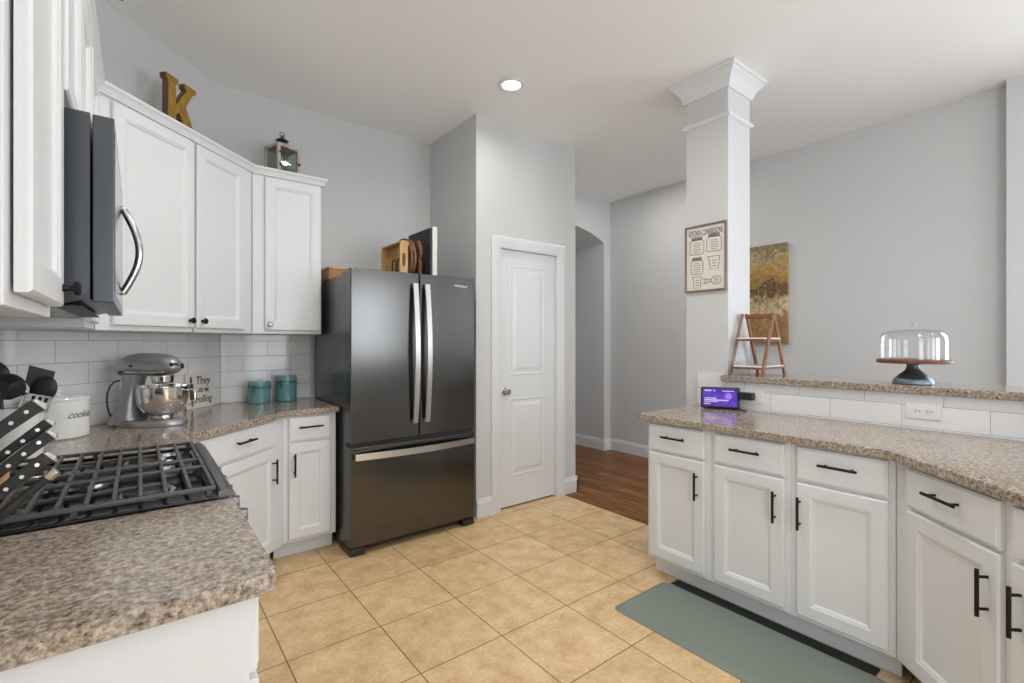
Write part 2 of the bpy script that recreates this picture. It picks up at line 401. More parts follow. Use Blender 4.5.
def window(n, wdt, loc, rz):
    f = MB(); h = WZ1-WZ0
    for a, c in (((0, 0, 0), (0.05, 0.06, h)), ((wdt-0.05, 0, 0), (wdt, 0.06, h)), ((0.05, 0, 0), (wdt-0.05, 0.06, 0.05)), ((0.05, 0, h-0.05), (wdt-0.05, 0.06, h)), ((0.05, 0.01, h/2-0.02), (wdt-0.05, 0.05, h/2+0.02))):
        f.box(a, c)
    o = struct('window_%d' % n, f, M_trim, 'white framed window behind the camera', 'window')
    o.location = loc; o.rotation_euler = (0, 0, rz)
    MB().box((0.05, 0.028, 0.05), (wdt-0.05, 0.032, h-0.05)).build('pane', M_pane, o, smooth=False)
for i, (a, b) in enumerate(WIN_BACK): window(i+1, b-a, (a, YB-0.10, WZ0), 0)
window(4, WIN_R[1]-WIN_R[0], (XRJ+0.10, WIN_R[0], WZ0), PI/2)
window(5, WIN_L_ADDED[1]-WIN_L_ADDED[0], (XL-0.10, WIN_L_ADDED[1], WZ0), -PI/2)  # unseen window added for its light on the peninsula side

# baseboards
def bb(name, a, b, nrm, label):
    a, b, nrm = Vector((*a, 0)), Vector((*b, 0)), Vector((*nrm, 0))
    d = (b-a); L = d.length; d.normalize()
    prof = [(0, 0), (0.015, 0), (0.015, 0.105), (0.009, 0.12), (0.007, 0.135), (0, 0.138)]
    m = MB(); m.loft([[a + nrm*(q+0.001) + Vector((0, 0, z)) for q, z in prof], [b + nrm*(q+0.001) + Vector((0, 0, z)) for q, z in prof]])
    struct(name, m, M_trim, label, 'baseboard', smooth=False)
bb('baseboard_pantry_left', (PX0, PY), (2.152, PY), (0, -1), 'white baseboard left of the pantry door')
bb('baseboard_pantry_right', (2.93, PY), (PX1+0.016, PY), (0, -1), 'white baseboard right of the pantry door')
bb('baseboard_pantry_side', (PX1, PY-0.016), (PX1, YA), (1, 0), 'white baseboard on the hall side of the pantry')
bb('baseboard_dining', (XR, 0.5), (XR, YA), (-1, 0), 'white baseboard along the dining wall')
bb('baseboard_arch', (ax+ahw-0.0, YA), (XR-0.016, YA), (0, -1), 'white baseboard stub right of the arch')
bb('baseboard_passage', (ax+ahw, YA-0.016), (ax+ahw, YA+1.0), (-1, 0), 'white baseboard inside the arched passage')

# pantry door: casing, slab, panels, hinges, knob
def poly_frame(m, x0, x1, zt, wd, y0, prof):
    """three-sided casing around an opening (x0..x1, 0..zt)"""
    L = []
    for q, y in prof:
        L.append([Vector((x0-q, y0-y, 0)), Vector((x0-q, y0-y, zt+q)), Vector((x1+q, y0-y, zt+q)), Vector((x1+q, y0-y, 0))])
    b = bmesh.new(); V = [[b.verts.new(p) for p in r] for r in L]; n = len(V)
    for k in range(n):
        A, B = V[k], V[(k+1) % n]
        for j in range(3): b.faces.new((A[j], A[j+1], B[j+1], B[j]))
    bmesh.ops.recalc_face_normals(b, faces=b.faces); m._add(b)
door = struct('door_1', MB().box((DX0+0.004, PY+0.022, 0.012), (DX1-0.004, PY+0.056, DZ-0.006)), M_trim, 'white two-panel pantry door', 'door')
cs = MB(); poly_frame(cs, DX0, DX1, DZ, 0.08, PY, [(-0.003, -0.06), (-0.003, 0.010), (0.010, 0.014), (0.055, 0.020), (0.080, 0.020), (0.086, 0.016), (0.086, -0.0)])
cs.build('casing', M_trim, door, smooth=False)
for z0, z1 in ((0.245, 0.875), (1.055, 1.945)):
    pm = MB(); x0, x1 = DX0+0.112, DX1-0.115
    pm.panel(x0, z0, x1, z1, 0, [(0.0, PY+0.0225), (0.004, PY+0.0180), (0.012, PY+0.0170), (0.020, PY+0.0215), (0.040, PY+0.0215), (0.062, PY+0.0150)])
    pm.build('door_panel', M_trim, door, smooth=False)
kn = MB(); kx, kz = 2.297, 0.935
kn.lathe([(0, 0), (0.031, 0), (0.031, 0.006), (0.024, 0.010), (0.011, 0.012), (0.010, 0.030), (0.018, 0.036), (0.027, 0.046), (0.028, 0.056), (0.022, 0.064), (0, 0.067)], mtx=Matrix.Translation((kx, PY+0.022, kz)) @ Matrix.Rotation(PI/2, 4, 'X'), seg=28)
kn.build('door_knob', M_nickel, door)
for hz in (0.28, 1.03, 1.78):
    MB().cyl((DX1-0.002, PY+0.008, hz), (DX1-0.002, PY+0.008, hz+0.09), 0.007, seg=12).box((DX1-0.02, PY+0.018, hz), (DX1-0.003, PY+0.0225, hz+0.09)).build('hinge', M_trim, door)
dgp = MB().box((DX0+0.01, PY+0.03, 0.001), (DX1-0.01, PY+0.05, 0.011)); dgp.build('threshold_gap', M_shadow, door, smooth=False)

# square pillar and the half wall of the breakfast bar
LX0, LX1, LY0, LY1 = 2.92, 3.20, 1.548, 1.84
pil = struct('pillar', MB().box((LX0, LY0, 0), (LX1, LY1, CEIL-0.001), 0.003), M_wall, 'square white pillar at the end of the breakfast bar', 'pillar')
def ring_mold(prof, name, par):
    b = bmesh.new(); V = []
    for q, z in prof:
        V.append([b.verts.new((x, y, z)) for x, y in ((LX0-q, LY0-q), (LX1+q, LY0-q), (LX1+q, LY1+q), (LX0-q, LY1+q))])
    for A, B in zip(V, V[1:]):
        for k in range(4): b.faces.new((A[k], A[(k+1) % 4], B[(k+1) % 4], B[k]))
    bmesh.ops.recalc_face_normals(b, faces=b.faces)
    m = MB(); m._add(b); m.build(name, M_trim, par, smooth=False)
ring_mold([(0.0, 2.925), (0.012, 2.925), (0.016, 2.938), (0.020, 2.945), (0.024, 2.962), (0.036, 2.985), (0.054, 3.005), (0.062, 3.012), (0.066, 3.022), (0.078, 3.028), (0.078, 3.049)], 'crown', pil)
ring_mold([(0.0, 2.742), (0.008, 2.744), (0.018, 2.752), (0.018, 2.764), (0.010, 2.772), (0.0, 2.774)], 'astragal_band', pil)
dl = 1.25; e7 = 0.70711
BX, BY = 2.92, 0.270                                # bar bend
hwp = [(BX, LY0), (BX, BY), (BX-dl*e7, BY-dl*e7), (BX-dl*e7+0.10, BY-dl*e7-0.10), (BX+0.14, BY-0.06), (BX+0.14, LY0)]
struct('wall_bar', MB().prism(hwp, 0, 1.081), M_wall, 'half wall carrying the raised breakfast bar', 'wall', smooth=False)
# backsplash behind the peninsula counter (straight, diagonal) ; local x runs toward the camera
def splash(name, origin, rz, wid, z0, z1, off, label):
    o = struct(name, MB().box((0, 0.0, z0), (wid, 0.009, z1)), subway('subway_'+name, off), label, 'backsplash', smooth=False)
    o.location = (origin[0], origin[1], 0); o.rotation_euler = (0, 0, rz); return o
# local x = -Y : origin at (2.911, y0); joints of the upper row at Y=.372+.305k
splash('trim_1', (BX-0.0095, 1.752), -PI/2, 1.752-BY, 0.915, 1.081, (-(1.752-0.372-4*0.305)-0.1525+0.305, -0.924+0.104*10), 'white subway tile strip behind the peninsula counter')
splash('trim_5', (BX-0.0095, 1.752), -PI/2, 1.752-LY0-0.025, 1.0815, 1.128, (0.08, -0.924+0.104*10), 'white subway tile on the pillar foot')
splash('trim_2', (BX-0.007, BY-0.007), R45(-135), 1.2, 0.915, 1.081, (0.05, -0.924+0.104*10), 'white subway tile on the angled bar wall')
splash('trim_3', (DG[0]+0.0072, DG[1]+0.0015), R45(45), 1.2505-0.009, 0.915, 1.376, (0.10, -0.918+0.104*10), 'white subway tile on the diagonal wall')
splash('trim_4', (DH[0]+0.002, YF-0.0095), 0, 1.005-DH[0], 0.915, 1.376, (0.02, -0.918+0.104*10), 'white subway tile beside the refrigerator')
splash('trim_6', (XL+0.0095, 0.95), PI/2, DG[1]-0.95-0.004, 0.915, 1.376, (0.0, -0.918+0.104*10), 'white subway tile behind the range')

# ------------------------------------------------------------------ cabinets
def pull(parent, x, z, y, vertical=False, L=0.142, post=0.048):
    """black bar pull; local xz plane, standing off toward -y"""
    m = MB(); s = y-0.030
    if vertical:
        m.cyl((x, s, z-L/2), (x, s, z+L/2), 0.0058, seg=14, bev=0.001)
        for d in (-post, post): m.cyl((x, y+0.001, z+d), (x, s, z+d), 0.0045, seg=10)
    else:
        m.cyl((x-L/2, s, z), (x+L/2, s, z), 0.0058, seg=14, bev=0.001)
        for d in (-post, post): m.cyl((x+d, y+0.001, z), (x+d, s, z), 0.0045, seg=10)
    return m.build('handle', M_black, parent)
def knob(parent, x, z, y, m=None):
    b = MB(); b.lathe([(0, 0), (0.008, 0), (0.006, 0.010), (0.008, 0.014), (0.015, 0.019), (0.016, 0.024), (0.011, 0.029), (0, 0.030)], mtx=Matrix.Translation((x, y, z)) @ Matrix.Rotation(PI/2, 4, 'X'), seg=20)
    return b.build('knob', m or M_black, parent)
DT = 0.020
def door_front(parent, x0, z0, x1, z1, y=0.0, name='door'):
    m = MB(); f = y-DT; fr = 0.058
    m.panel(x0, z0, x1, z1, 0, [(0, y-0.0005), (0, f+0.005), (0.005, f), (fr-0.004, f), (fr, f+0.003), (fr+0.006, f+0.0045), (fr+0.011, f+0.010), (fr+0.014, f+0.0115)])
    return m.build(name, M_cab, parent, smooth=False)
def drawer_front(parent, x0, z0, x1, z1, y=0.0):
    m = MB(); f = y-DT
    m.panel(x0, z0, x1, z1, 0, [(0, y-0.0005), (0, f+0.006), (0.003, f+0.003), (0.007, f+0.003), (0.009, f)])
    return m.build('drawer', M_cab, parent, smooth=False)

DRZ, DOZ, HZ = (0.722, 0.866), (0.126, 0.708), 0.580
def base_cabinet(label, origin, rot, w, fronts, depth=0.58, body=None, ends=(0, 0), toe=0.075):
    """fronts: list of (x0, x1, door handle side or None)"""
    t = thing('base_cabinet', label, 'cabinet', (origin[0], origin[1], 0), R45(rot), 'white base cabinets')
    if body is None: MB().box((0, 0, 0.105), (w, depth, 0.877), 0.0015, 1).build('body', M_cab, t, smooth=False)
    else: MB().prism(body, 0.105, 0.877).build('body', M_cab, t, smooth=False)
    MB().box((ends[0], toe, 0.001), (w-ends[1], toe+0.02, 0.104)).build('toe_kick', M_cab, t, smooth=False)
    for x0, x1, side in fronts:
        d = drawer_front(t, x0, DRZ[0], x1, DRZ[1]); pull(d, (x0+x1)/2, 0.806, -DT)
        o = door_front(t, x0, DOZ[0], x1, DOZ[1])
        if side: pull(o, x1-0.035 if side == 'r' else (x0+0.016 if side == 'e' else x0+0.030), HZ, -DT, True)
    return t
PF = 2.313                                        # peninsula face plane
# peninsula, local x = 1.70 - Y
base_cabinet('white base cabinet at the free end of the peninsula, by the wood floor', (PF, 1.70), -90, 0.38, [(0.019, 0.353, 'r')])
base_cabinet('white base cabinet second from the free end of the peninsula', (PF, 1.319), -90, 0.386, [(0.027, 0.360, 'r')])
base_cabinet('white base cabinet before the peninsula bend, door pull at its left edge', (PF, 0.932), -90, 0.3755, [(0.026, 0.354, 'e')])
base_cabinet('white angled base cabinet with two doors, nearest on the peninsula', (PF+0.004, 0.556), -134.5, 1.15, [(0.082, 0.468, 'r'), (0.508, 0.950, 'l')], body=[(0.001, 0.0), (1.15, 0.0), (1.15, 0.57), (0.26, 0.57)], ends=(0.03, 0))
# left run
base_cabinet('white base cabinet in the near left foreground, in front of the range', (0.158, 0.972), 90, 0.503, [(0.02, 0.483, 'r')], depth=0.61)
base_cabinet('narrow white base cabinet hidden beyond the range', (0.17, 2.246), 90, 0.37, [(0.03, 0.34, None)], depth=0.61)
base_cabinet('white angled corner base cabinet under the stand mixer', (0.17, 2.62), 45, 0.735, [(0.075, 0.640, 'r')], body=[(0.001, 0.0), (0.734, 0.0), (0.734-0.42, 0.42), (0.43, 0.61), (0.30, 0.61), (0.001+0.42, 0.42)], ends=(0.05, 0.014))
base_cabinet('narrow white base cabinet beside the refrigerator', (0.69, 3.14), 0, 0.315, [(0.030, 0.278, 'l')], depth=0.60, ends=(-0.036, 0))

# countertops
def counter(name, pts, label, z0=0.878, z1=0.914):
    o = MB().prism(pts, z0, z1, 0.005, 3).build(name, M_granite, None, ang=50); return tag(o, label, 'countertop')
def rounded(pts, idx, r):
    out = []
    for i, p in enumerate(pts):
        if i in idx:
            a, b = Vector(pts[i-1])-Vector(p), Vector(pts[(i+1) % len(pts)])-Vector(p)
            a.normalize(); b.normalize(); p0, p1 = Vector(p)+a*r, Vector(p)+b*r
            for k in range(6):
                q = k/5; out.append(tuple((1-q)**2*p0 + 2*q*(1-q)*Vector(p) + q*q*p1))
        else: out.append(p)
    return out
cn = [(0.202, 0.945), (0.202, 1.478), (XL+0.003, 1.478), (XL+0.003, 0.945)]
counter('countertop', rounded(cn, {0}, 0.03), 'speckled granite countertop in the near left foreground')
cc = [(0.202, 2.243), (0.202, 2.60), (0.71, 3.108), (1.018, 3.108), (1.018, YF-0.012), (DH[0]+0.002, YF-0.012), (DG[0]+0.012, DG[1]-0.0), (XL+0.012, 2.243)]
counter('countertop', rounded(cc, {1, 2}, 0.04), 'speckled granite corner countertop under the mixer and teal canisters')
cp = [(2.275, 1.755), (2.275, 0.582), (1.457, -0.295), (1.867, -0.720), (BX-0.011, BY+0.0), (BX-0.011, 1.755)]
counter('countertop', rounded(cp, {0, 1}, 0.025), 'speckled granite countertop of the peninsula under the smart display')
lp = [(2.917, LY0-0.004), (2.917, 1.575), (2.88, 1.575), (2.88, BY-0.0), (2.88-0.85, BY-0.85), (2.88-0.85+0.26, BY-0.85-0.26), (3.25, BY-0.15), (3.25, LY0-0.004)]
counter('bar_top', lp, 'raised granite bar ledge carrying the wooden ladder and cake stand', 1.083, 1.120)

# upper cabinets
UZ0, UZ1 = 1.380, 2.436
def upper_cabinet(label, origin, rot, w, doors, depth=0.30, z0=UZ0, body=None, dy=0.0):
    t = thing('wall_cabinet', label, 'cabinet', (origin[0], origin[1], 0), R45(rot), 'white wall cabinets')
    if body is None: MB().box((0, 0, z0), (w, depth, UZ1), 0.0015, 1).build('body', M_cab, t, smooth=False)
    else: MB().prism(body, z0, UZ1).build('body', M_cab, t, smooth=False)
    for x0, x1, kx, km in doors:
        d = door_front(t, x0, z0+0.022, x1, 2.388, dy)
        if kx is not None: knob(d, kx, z0+0.060, dy-DT, km)
    return t
UX = -0.146
upper_cabinet('white wall cabinet at far left in front of the microwave', (UX, 0.95), 90, 0.446, [(0.038, 0.420, 0.395, None)], dy=-0.004)
upper_cabinet('white wall cabinet above the microwave', (UX, 1.407), 90, 0.831, [(0.091, 0.449, None, None), (0.457, 0.817, None, None)], z0=1.885)
upper_cabinet('narrow white wall cabinet just beyond the microwave', (UX, 2.240), 90, 0.445, [(0.03, 0.40, None, None)])
M_pewter = mat('pewter', (0.32, 0.33, 0.35), 0.3, 0.9)
upper_cabinet('white diagonal corner wall cabinet with two doors under the letter', (UX, 2.698), 45, 1.01, [(0.070, 0.526, 0.490, None), (0.544, 0.925, 0.575, None)],
              body=[(0.003, 0.0), (0.527, 0.0), (0.527, 0.25), (0.543, 0.25), (0.543, 0.0), (1.008, 0.0), (1.008-0.15, 0.15), (1.008-0.15, 0.32), (0.15, 0.32), (0.15, 0.15)])
upper_cabinet('white wall cabinet beside the refrigerator under the lantern', (0.572, 3.420), 0, 0.424, [(0.070, 0.415, 0.098, M_pewter)], depth=0.325)
# crown molding along the upper cabinets
def sweep(path, prof, name, m, label, cat):
    n = len(path); P = [Vector((*p, 0)) for p in path]; rows = []
    nr = []
    for i in range(n-1):
        d = (P[i+1]-P[i]).normalized(); nr.append(Vector((d.y, -d.x, 0)))
    for i in range(n):
        if i == 0: o = nr[0]
        elif i == n-1: o = nr[-1]
        else:
            o = nr[i-1]+nr[i]; o = o/ (o.length_squared/2)
        rows.append([P[i]+o*q+Vector((0, 0, z)) for q, z in prof])
    b = MB().loft(rows).build(name, m, None, smooth=False); b['kind'] = 'structure'; b['label'] = label; b['category'] = cat; return b
sweep([(UX+0.001, 0.947), (UX+0.001, 2.697), (0.573, 3.4185), (0.998, 3.4185), (0.998, 3.745)],
      [(0.0, 2.398), (0.014, 2.398), (0.016, 2.406), (0.019, 2.409), (0.023, 2.420), (0.030, 2.428), (0.034, 2.432), (0.034, 2.444), (0.0, 2.444)], 'trim_7', M_cab, 'white crown molding along the top of the wall cabinets', 'molding')

# ------------------------------------------------------------------ refrigerator
fr = thing('refrigerator', 'dark stainless french door refrigerator with bottom freezer', 'refrigerator', (1.027, 2.93, 0), 0)
FW, FB = 0.908, 0.765
MB().box((0.004, 0.095, 0.03), (FW-0.004, FB, 1.758), 0.006).build('body', M_fridgeside, fr)
def fdoor(x0, x1, z0, z1, nm):
    m = MB()
    pts = []
    for k in range(13):
        q = k/12; x = x0+(x1-x0)*q
        pts.append((x, 0.010 - 0.010*math.sin(PI*q)**0.6 if False else 0.006-0.006*math.sin(PI*q)))
    m.prism(rounded([(x1, 0.085), (x0, 0.085), (x0, 0.005), (x0+0.005, 0.0), (x1-0.005, 0.0), (x1, 0.005)], {2, 3, 4, 5}, 0.002), z0, z1, 0.004, 2)
    return m.build(nm, M_fridge, fr, ang=40)
LS = 0.466
d1 = fdoor(0.0, LS-0.003, 0.700, 1.785, 'door'); d1['label'] = 'left fridge door'
d2 = fdoor(LS+0.003, FW, 0.700, 1.785, 'door'); d2['label'] = 'right fridge door with the maker name'
fz = fdoor(0.0, FW, 0.058, 0.672, 'freezer_drawer')
MB().box((0.006, 0.020, 0.672), (FW-0.006, 0.09, 0.700)).build('gasket', M_shadow, fr, smooth=False)
MB().box((LS-0.0025, 0.014, 0.702), (LS+0.0025, 0.08, 1.780)).build('gasket', M_shadow, fr, smooth=False)
def bow_handle(par, pts_fn, nm='handle', wid=0.034, th=0.012, horiz=False):
    rings = []
    for k in range(21):
        q = k/20; p = pts_fn(q)
        hw = wid/2
        if horiz: rings.append([(p[0], p[1]-th, p[2]-hw), (p[0], p[1]-th, p[2]+hw), (p[0], p[1], p[2]+hw), (p[0], p[1], p[2]-hw)])
        else: rings.append([(p[0]-hw, p[1]-th, p[2]), (p[0]+hw, p[1]-th, p[2]), (p[0]+hw, p[1], p[2]), (p[0]-hw, p[1], p[2])])
    return MB().loft(rings).build(nm, M_handle, par, ang=25)
for dd, hx in ((d1, LS-0.042), (d2, LS+0.046)):
    bow_handle(dd, lambda q, hx=hx: (hx, -0.018-0.034*math.sin(PI*q), 0.79+0.925*q))
    for z in (0.80, 1.70): MB().box((hx-0.013, -0.02, z-0.012), (hx+0.013, 0.001, z+0.012)).build('handle_mount', M_handle, dd)
bow_handle(fz, lambda q: (0.022+(FW-0.044)*q, -0.018-0.040*math.sin(PI*q), 0.618), wid=0.040, horiz=True)
for x in (0.04, FW-0.04): MB().box((x-0.015, -0.02, 0.605), (x+0.015, 0.001, 0.631)).build('handle_mount', M_handle, fz)
MB().box((0.10, 0.055, 0.020), (FW-0.10, 0.075, 0.055), 0.004).build('kick_grille', M_blackp, fr)
for x in (0.0, FW-0.095): MB().box((x, 0.005, 0.001), (x+0.095, 0.20, 0.050), 0.008).build('foot', M_blackp, fr)
for x in (0.012, FW-0.072): MB().box((x, 0.088, 1.7585), (x+0.06, 0.20, 1.782), 0.006).build('hinge_cover', M_fridgeside, fr)
lg = MB(); lg._add(text_bm('Whirlpool', 0.025, Matrix.Translation((0.790, -0.0006, 1.716)) @ UPRIGHT, 0.0004, bold=0.0002))
lg.build('maker_name', M_white, d2, smooth=False)

# ------------------------------------------------------------------ range
RY0, RY1 = 1.483, 2.238
rg = thing('gas_range', 'slide-in gas range with black cast iron grates', 'stove', (0, 0, 0), 0)
MB().box((XL+0.004, RY0, 0.03), (0.165, RY1, 0.905), 0.003).build('body', M_range, rg)
for x in (-0.38, 0.10):
    for y in (RY0+0.05, RY1-0.05): MB().cyl((x, y, 0.0), (x, y, 0.032), 0.018, seg=12).build('foot', M_blackp, rg)
MB().box((0.165, RY0+0.01, 0.20), (0.195, RY1-0.01, 0.775), 0.005).build('oven_door', M_range, rg)
MB().box((0.195, RY0+0.12, 0.36), (0.197, RY1-0.12, 0.62), 0.0005, 1).build('oven_window', M_enamel, rg)
MB().box((0.165, RY0+0.01, 0.05), (0.193, RY1-0.01, 0.19), 0.005).build('storage_drawer', M_range, rg)
hh = MB().cyl((0.245, RY0+0.04, 0.735), (0.245, RY1-0.04, 0.735), 0.014, seg=18)
for y in (RY0+0.055, RY1-0.055): hh.box((0.193, y-0.014, 0.715), (0.262, y+0.014, 0.752), 0.004)
hh.build('oven_handle', M_range, rg)
# control panel (sloping) and knobs
cpn = MB(); q = [(0.165, 0.785), (0.205, 0.785), (0.222, 0.865), (0.190, 0.918), (0.165, 0.918)]
cpn.loft([[(x, RY0+0.002, z) for x, z in q], [(x, RY1-0.002, z) for x, z in q]]); cpn.build('control_panel', M_range, rg, smooth=False)
for k in range(5):
    y = RY0+0.09+k*0.143; c0 = Vector((0.213, y, 0.835)); nv = Vector((0.97, 0, -0.20)).normalized()
    MB().cyl(c0, c0+nv*0.008, 0.026, seg=24).cyl(c0+nv*0.008, c0+nv*0.034, 0.021, 0.019, seg=24, bev=0.002).box((0.24, y-0.004, 0.812), (0.252, y+0.004, 0.848), 0.002).build('knob', M_range, rg)
# cooktop pan with a raised rim, rounded front rail
top = MB()
top.box((XL+0.004, RY0+0.001, 0.906), (0.168, RY1-0.001, 0.916), 0.002)
for a, c in (((XL+0.004, RY0-0.006, 0.9155), (0.167, RY0+0.012, 0.923)), ((XL+0.004, RY1-0.012, 0.9155), (0.167, RY1+0.004, 0.923)), ((XL+0.004, RY0+0.012, 0.916), (XL+0.03, RY1-0.012, 0.935))):
    top.box(a, c, 0.003)
top.build('cooktop', M_enamel, rg)
rail = MB(); rp = [(0.168, 0.917), (0.168, 0.932), (0.173, 0.937), (0.190, 0.937), (0.200, 0.932), (0.208, 0.921), (0.208, 0.9175)]
rail.loft([[(x, RY0-0.006, z) for x, z in rp], [(x, RY1-0.03, z) for x, z in rp], [(min(x, 0.198), RY1-0.008, z-0.001) for x, z in rp], [(min(x, 0.180), RY1+0.004, z-0.003) for x, z in rp]])
rail.build('front_rail', M_range, rg)
for (bx, by, br_) in ((0.02, RY0+0.16, 0.05), (-0.27, RY0+0.16, 0.038), (-0.12, (RY0+RY1)/2, 0.045), (0.02, RY1-0.16, 0.042), (-0.27, RY1-0.16, 0.036)):
    bn = MB(); bn.lathe([(0, 0.916), (br_+0.018, 0.916), (br_+0.014, 0.921), (br_, 0.922), (br_, 0.924), (br_-0.004, 0.925), (0, 0.925)], (bx, by, 0)); o = bn.build('burner', M_steel, rg)
    MB().lathe([(0, 0.925), (br_+0.003, 0.925), (br_+0.004, 0.928), (br_-0.003, 0.931), (br_*0.6, 0.931), (br_*0.55, 0.930), (0, 0.930)], (bx, by, 0)).build('burner_cap', M_iron, o)
GZ0, GZ1 = 0.934, 0.946
gx0, gx1 = -0.410, 0.164
GY = [RY0+0.013, RY0+0.285, RY0+0.405, RY1-0.013]
for k in range(3):
    y0 = GY[k]+0.0015; y1 = GY[k+1]-0.0015
    g = MB()
    def bar(a, c): g.box(a, c, 0.003, 2)
    bar((gx0, y0, GZ0), (gx1, y0+0.011, GZ1)); bar((gx0, y1-0.011, GZ0), (gx1, y1, GZ1))
    nx = 12
    for i in range(nx):
        x = gx0+(gx1-gx0-0.010)*i/(nx-1); bar((x, y0+0.009, GZ0+0.001), (x+0.010, y1-0.009, GZ1+0.003))
    if k != 1: bar((gx0+0.01, (y0+y1)/2-0.005, GZ0-0.002), (gx1-0.10, (y0+y1)/2+0.005, GZ1-0.003))
    for x in (gx0+0.01, (gx0+gx1)/2, gx1-0.02):
        for y in (y0+0.001, y1-0.011): g.box((x, y, 0.917), (x+0.012, y+0.010, GZ0+0.002))
    g.build('grate', M_iron, rg)

# ------------------------------------------------------------------ microwave
mw = thing('microwave', 'over-the-range stainless microwave with bowed chrome handle', 'microwave', (0, 0, 0), 0)
MZ0, MZ1 = 1.418, 1.862; my0, my1 = 1.484, 2.234
MB().prism([(XL+0.004, MZ0+0.005), (-0.17, MZ0-0.010), (-0.088, MZ0+0.012), (-0.088, MZ1), (XL+0.004, MZ1)], -my1, -my0, mtx=TOZ).build('body', M_mw, mw, smooth=False)
MB().box((-0.084, my0-0.002, MZ0+0.004), (-0.044, my1, MZ1-0.002), 0.003).build('door', M_mw, mw)
MB().box((-0.0445, my0+0.02, MZ0+0.03), (-0.0432, my1-0.17, MZ1-0.03), 0.0005, 1).build('window', M_enamel, mw)
MB().box((-0.0445, my1-0.16, MZ0+0.03), (-0.0432, my1-0.02, MZ1-0.03), 0.0005, 1).build('keypad', M_enamel, mw)
hy = my1-0.19
hp = [(-0.043, hy, 1.492)] + [(-0.038+0.042*math.sin(PI*k/16), hy, 1.492+0.275*k/16) for k in range(17)] + [(-0.043, hy, 1.767)]
MB().tube(hp, 0.011, 14).build('handle', mat('dark_chrome', (0.55, 0.56, 0.58), 0.15, 1.0), mw)
vg = MB()
for k in range(9): vg.box((-0.165+0.0, my0+0.04+k*0.075, MZ0-0.006), (-0.105, my0+0.09+k*0.075, MZ0-0.002))
vg.build('vent', M_blackp, mw, smooth=False)
MB().box((-0.40, my0+0.10, MZ0-0.009), (-0.20, my1-0.10, MZ0-0.004)).build('grease_filter', mat('filter_mesh', (0.45, 0.36, 0.22), 0.4, 0.6), mw, smooth=False)

# ------------------------------------------------------------------ stand mixer
mx = thing('stand_mixer', 'silver stand mixer with polished steel bowl', 'mixer', (0.034, 3.030, 0.9145), R45(-40))
mx.scale = (0.96, 0.98, 1.01)
foot = MB()
def ell(cx, a, b, z, n=36, back=0):
    return [(cx + a*math.cos(2*PI*k/n), b*math.sin(2*PI*k/n), z) for k in range(n)]
foot.loft([ell(0.03, 0.175, 0.108, 0.0), ell(0.03, 0.178, 0.110, 0.006), ell(0.03, 0.176, 0.108, 0.020), ell(0.04, 0.155, 0.095, 0.030)])
# pedestal: sweeps up from the tail
foot.loft([ell(-0.090, 0.085, 0.098, 0.012), ell(-0.086, 0.072, 0.085, 0.045), ell(-0.080, 0.054, 0.068, 0.085), ell(-0.074, 0.044, 0.056, 0.130), ell(-0.070, 0.042, 0.052, 0.175), ell(-0.066, 0.046, 0.052, 0.215), ell(-0.062, 0.056, 0.052, 0.250)])
foot.build('base', M_silver, mx)
head = MB(); prof = [(-0.150, 0.018, 0.275), (-0.146, 0.036, 0.277), (-0.128, 0.054, 0.279), (-0.095, 0.064, 0.283), (-0.04, 0.068, 0.288), (0.04, 0.067, 0.290), (0.105, 0.062, 0.290), (0.145, 0.052, 0.288), (0.165, 0.036, 0.286), (0.172, 0.018, 0.285)]
head.loft([[(x, r*0.92*math.cos(2*PI*k/28), z + r*(0.96 if math.sin(2*PI*k/28) > 0 else 0.75)*math.sin(2*PI*k/28)) for k in range(28)] for x, r, z in prof]); head.build('head', M_silver, mx)
MB().tube([(-0.148+0.0*k, 0, 0) for k in range(2)] if False else [(x, -0.063*math.sqrt(max(0.05, 1-((x-0.01)/0.165)**2)), 0.262) for x in [-0.13+0.013*i for i in range(21)]], 0.004, 8).build('trim_band', M_chrome, mx)
MB().cyl((0.088, 0, 0.205), (0.088, 0, 0.245), 0.046, 0.050, seg=28, bev=0.004).build('planetary_hub', M_chrome, mx)
MB().cyl((0.088, 0, 0.12), (0.088, 0, 0.206), 0.007, seg=12).build('beater_shaft', M_steel, mx)
MB().cyl((0.168, 0, 0.290), (0.192, 0, 0.290), 0.017, 0.015, seg=20, bev=0.002).build('attachment_hub', M_chrome, mx)
MB().cyl((0.176, -0.020, 0.300), (0.176, -0.048, 0.300), 0.005, seg=10).sphere((0.176, -0.052, 0.300), 0.010).build('attachment_knob', M_blackp, mx)
MB().cyl((-0.03, -0.060, 0.292), (-0.03, -0.069, 0.292), 0.006, seg=12).build('screw_cap', M_blackp, mx)
MB().cyl((-0.07, -0.060, 0.262), (-0.07, -0.078, 0.262), 0.004, seg=10).sphere((-0.07, -0.080, 0.262), 0.008).build('speed_lever', M_blackp, mx)
bowl = MB(); bp = [(0, 0.031), (0.050, 0.031), (0.052, 0.036), (0.046, 0.042), (0.052, 0.048), (0.082, 0.066), (0.103, 0.098), (0.112, 0.135), (0.114, 0.186), (0.117, 0.190), (0.117, 0.193), (0.111, 0.192), (0.109, 0.136), (0.100, 0.100), (0.079, 0.070), (0.05, 0.054), (0, 0.052)]
bowl.lathe(bp, (0.088, 0, 0)); bo = bowl.build('bowl', M_chrome, mx)
MB().tube([(0.200, 0.02, 0.170), (0.225, 0.026, 0.172), (0.240, 0.03, 0.160), (0.243, 0.03, 0.125), (0.235, 0.028, 0.100), (0.196, 0.018, 0.092)], 0.008, 10, 0.6).build('bowl_handle', M_chrome, bo)
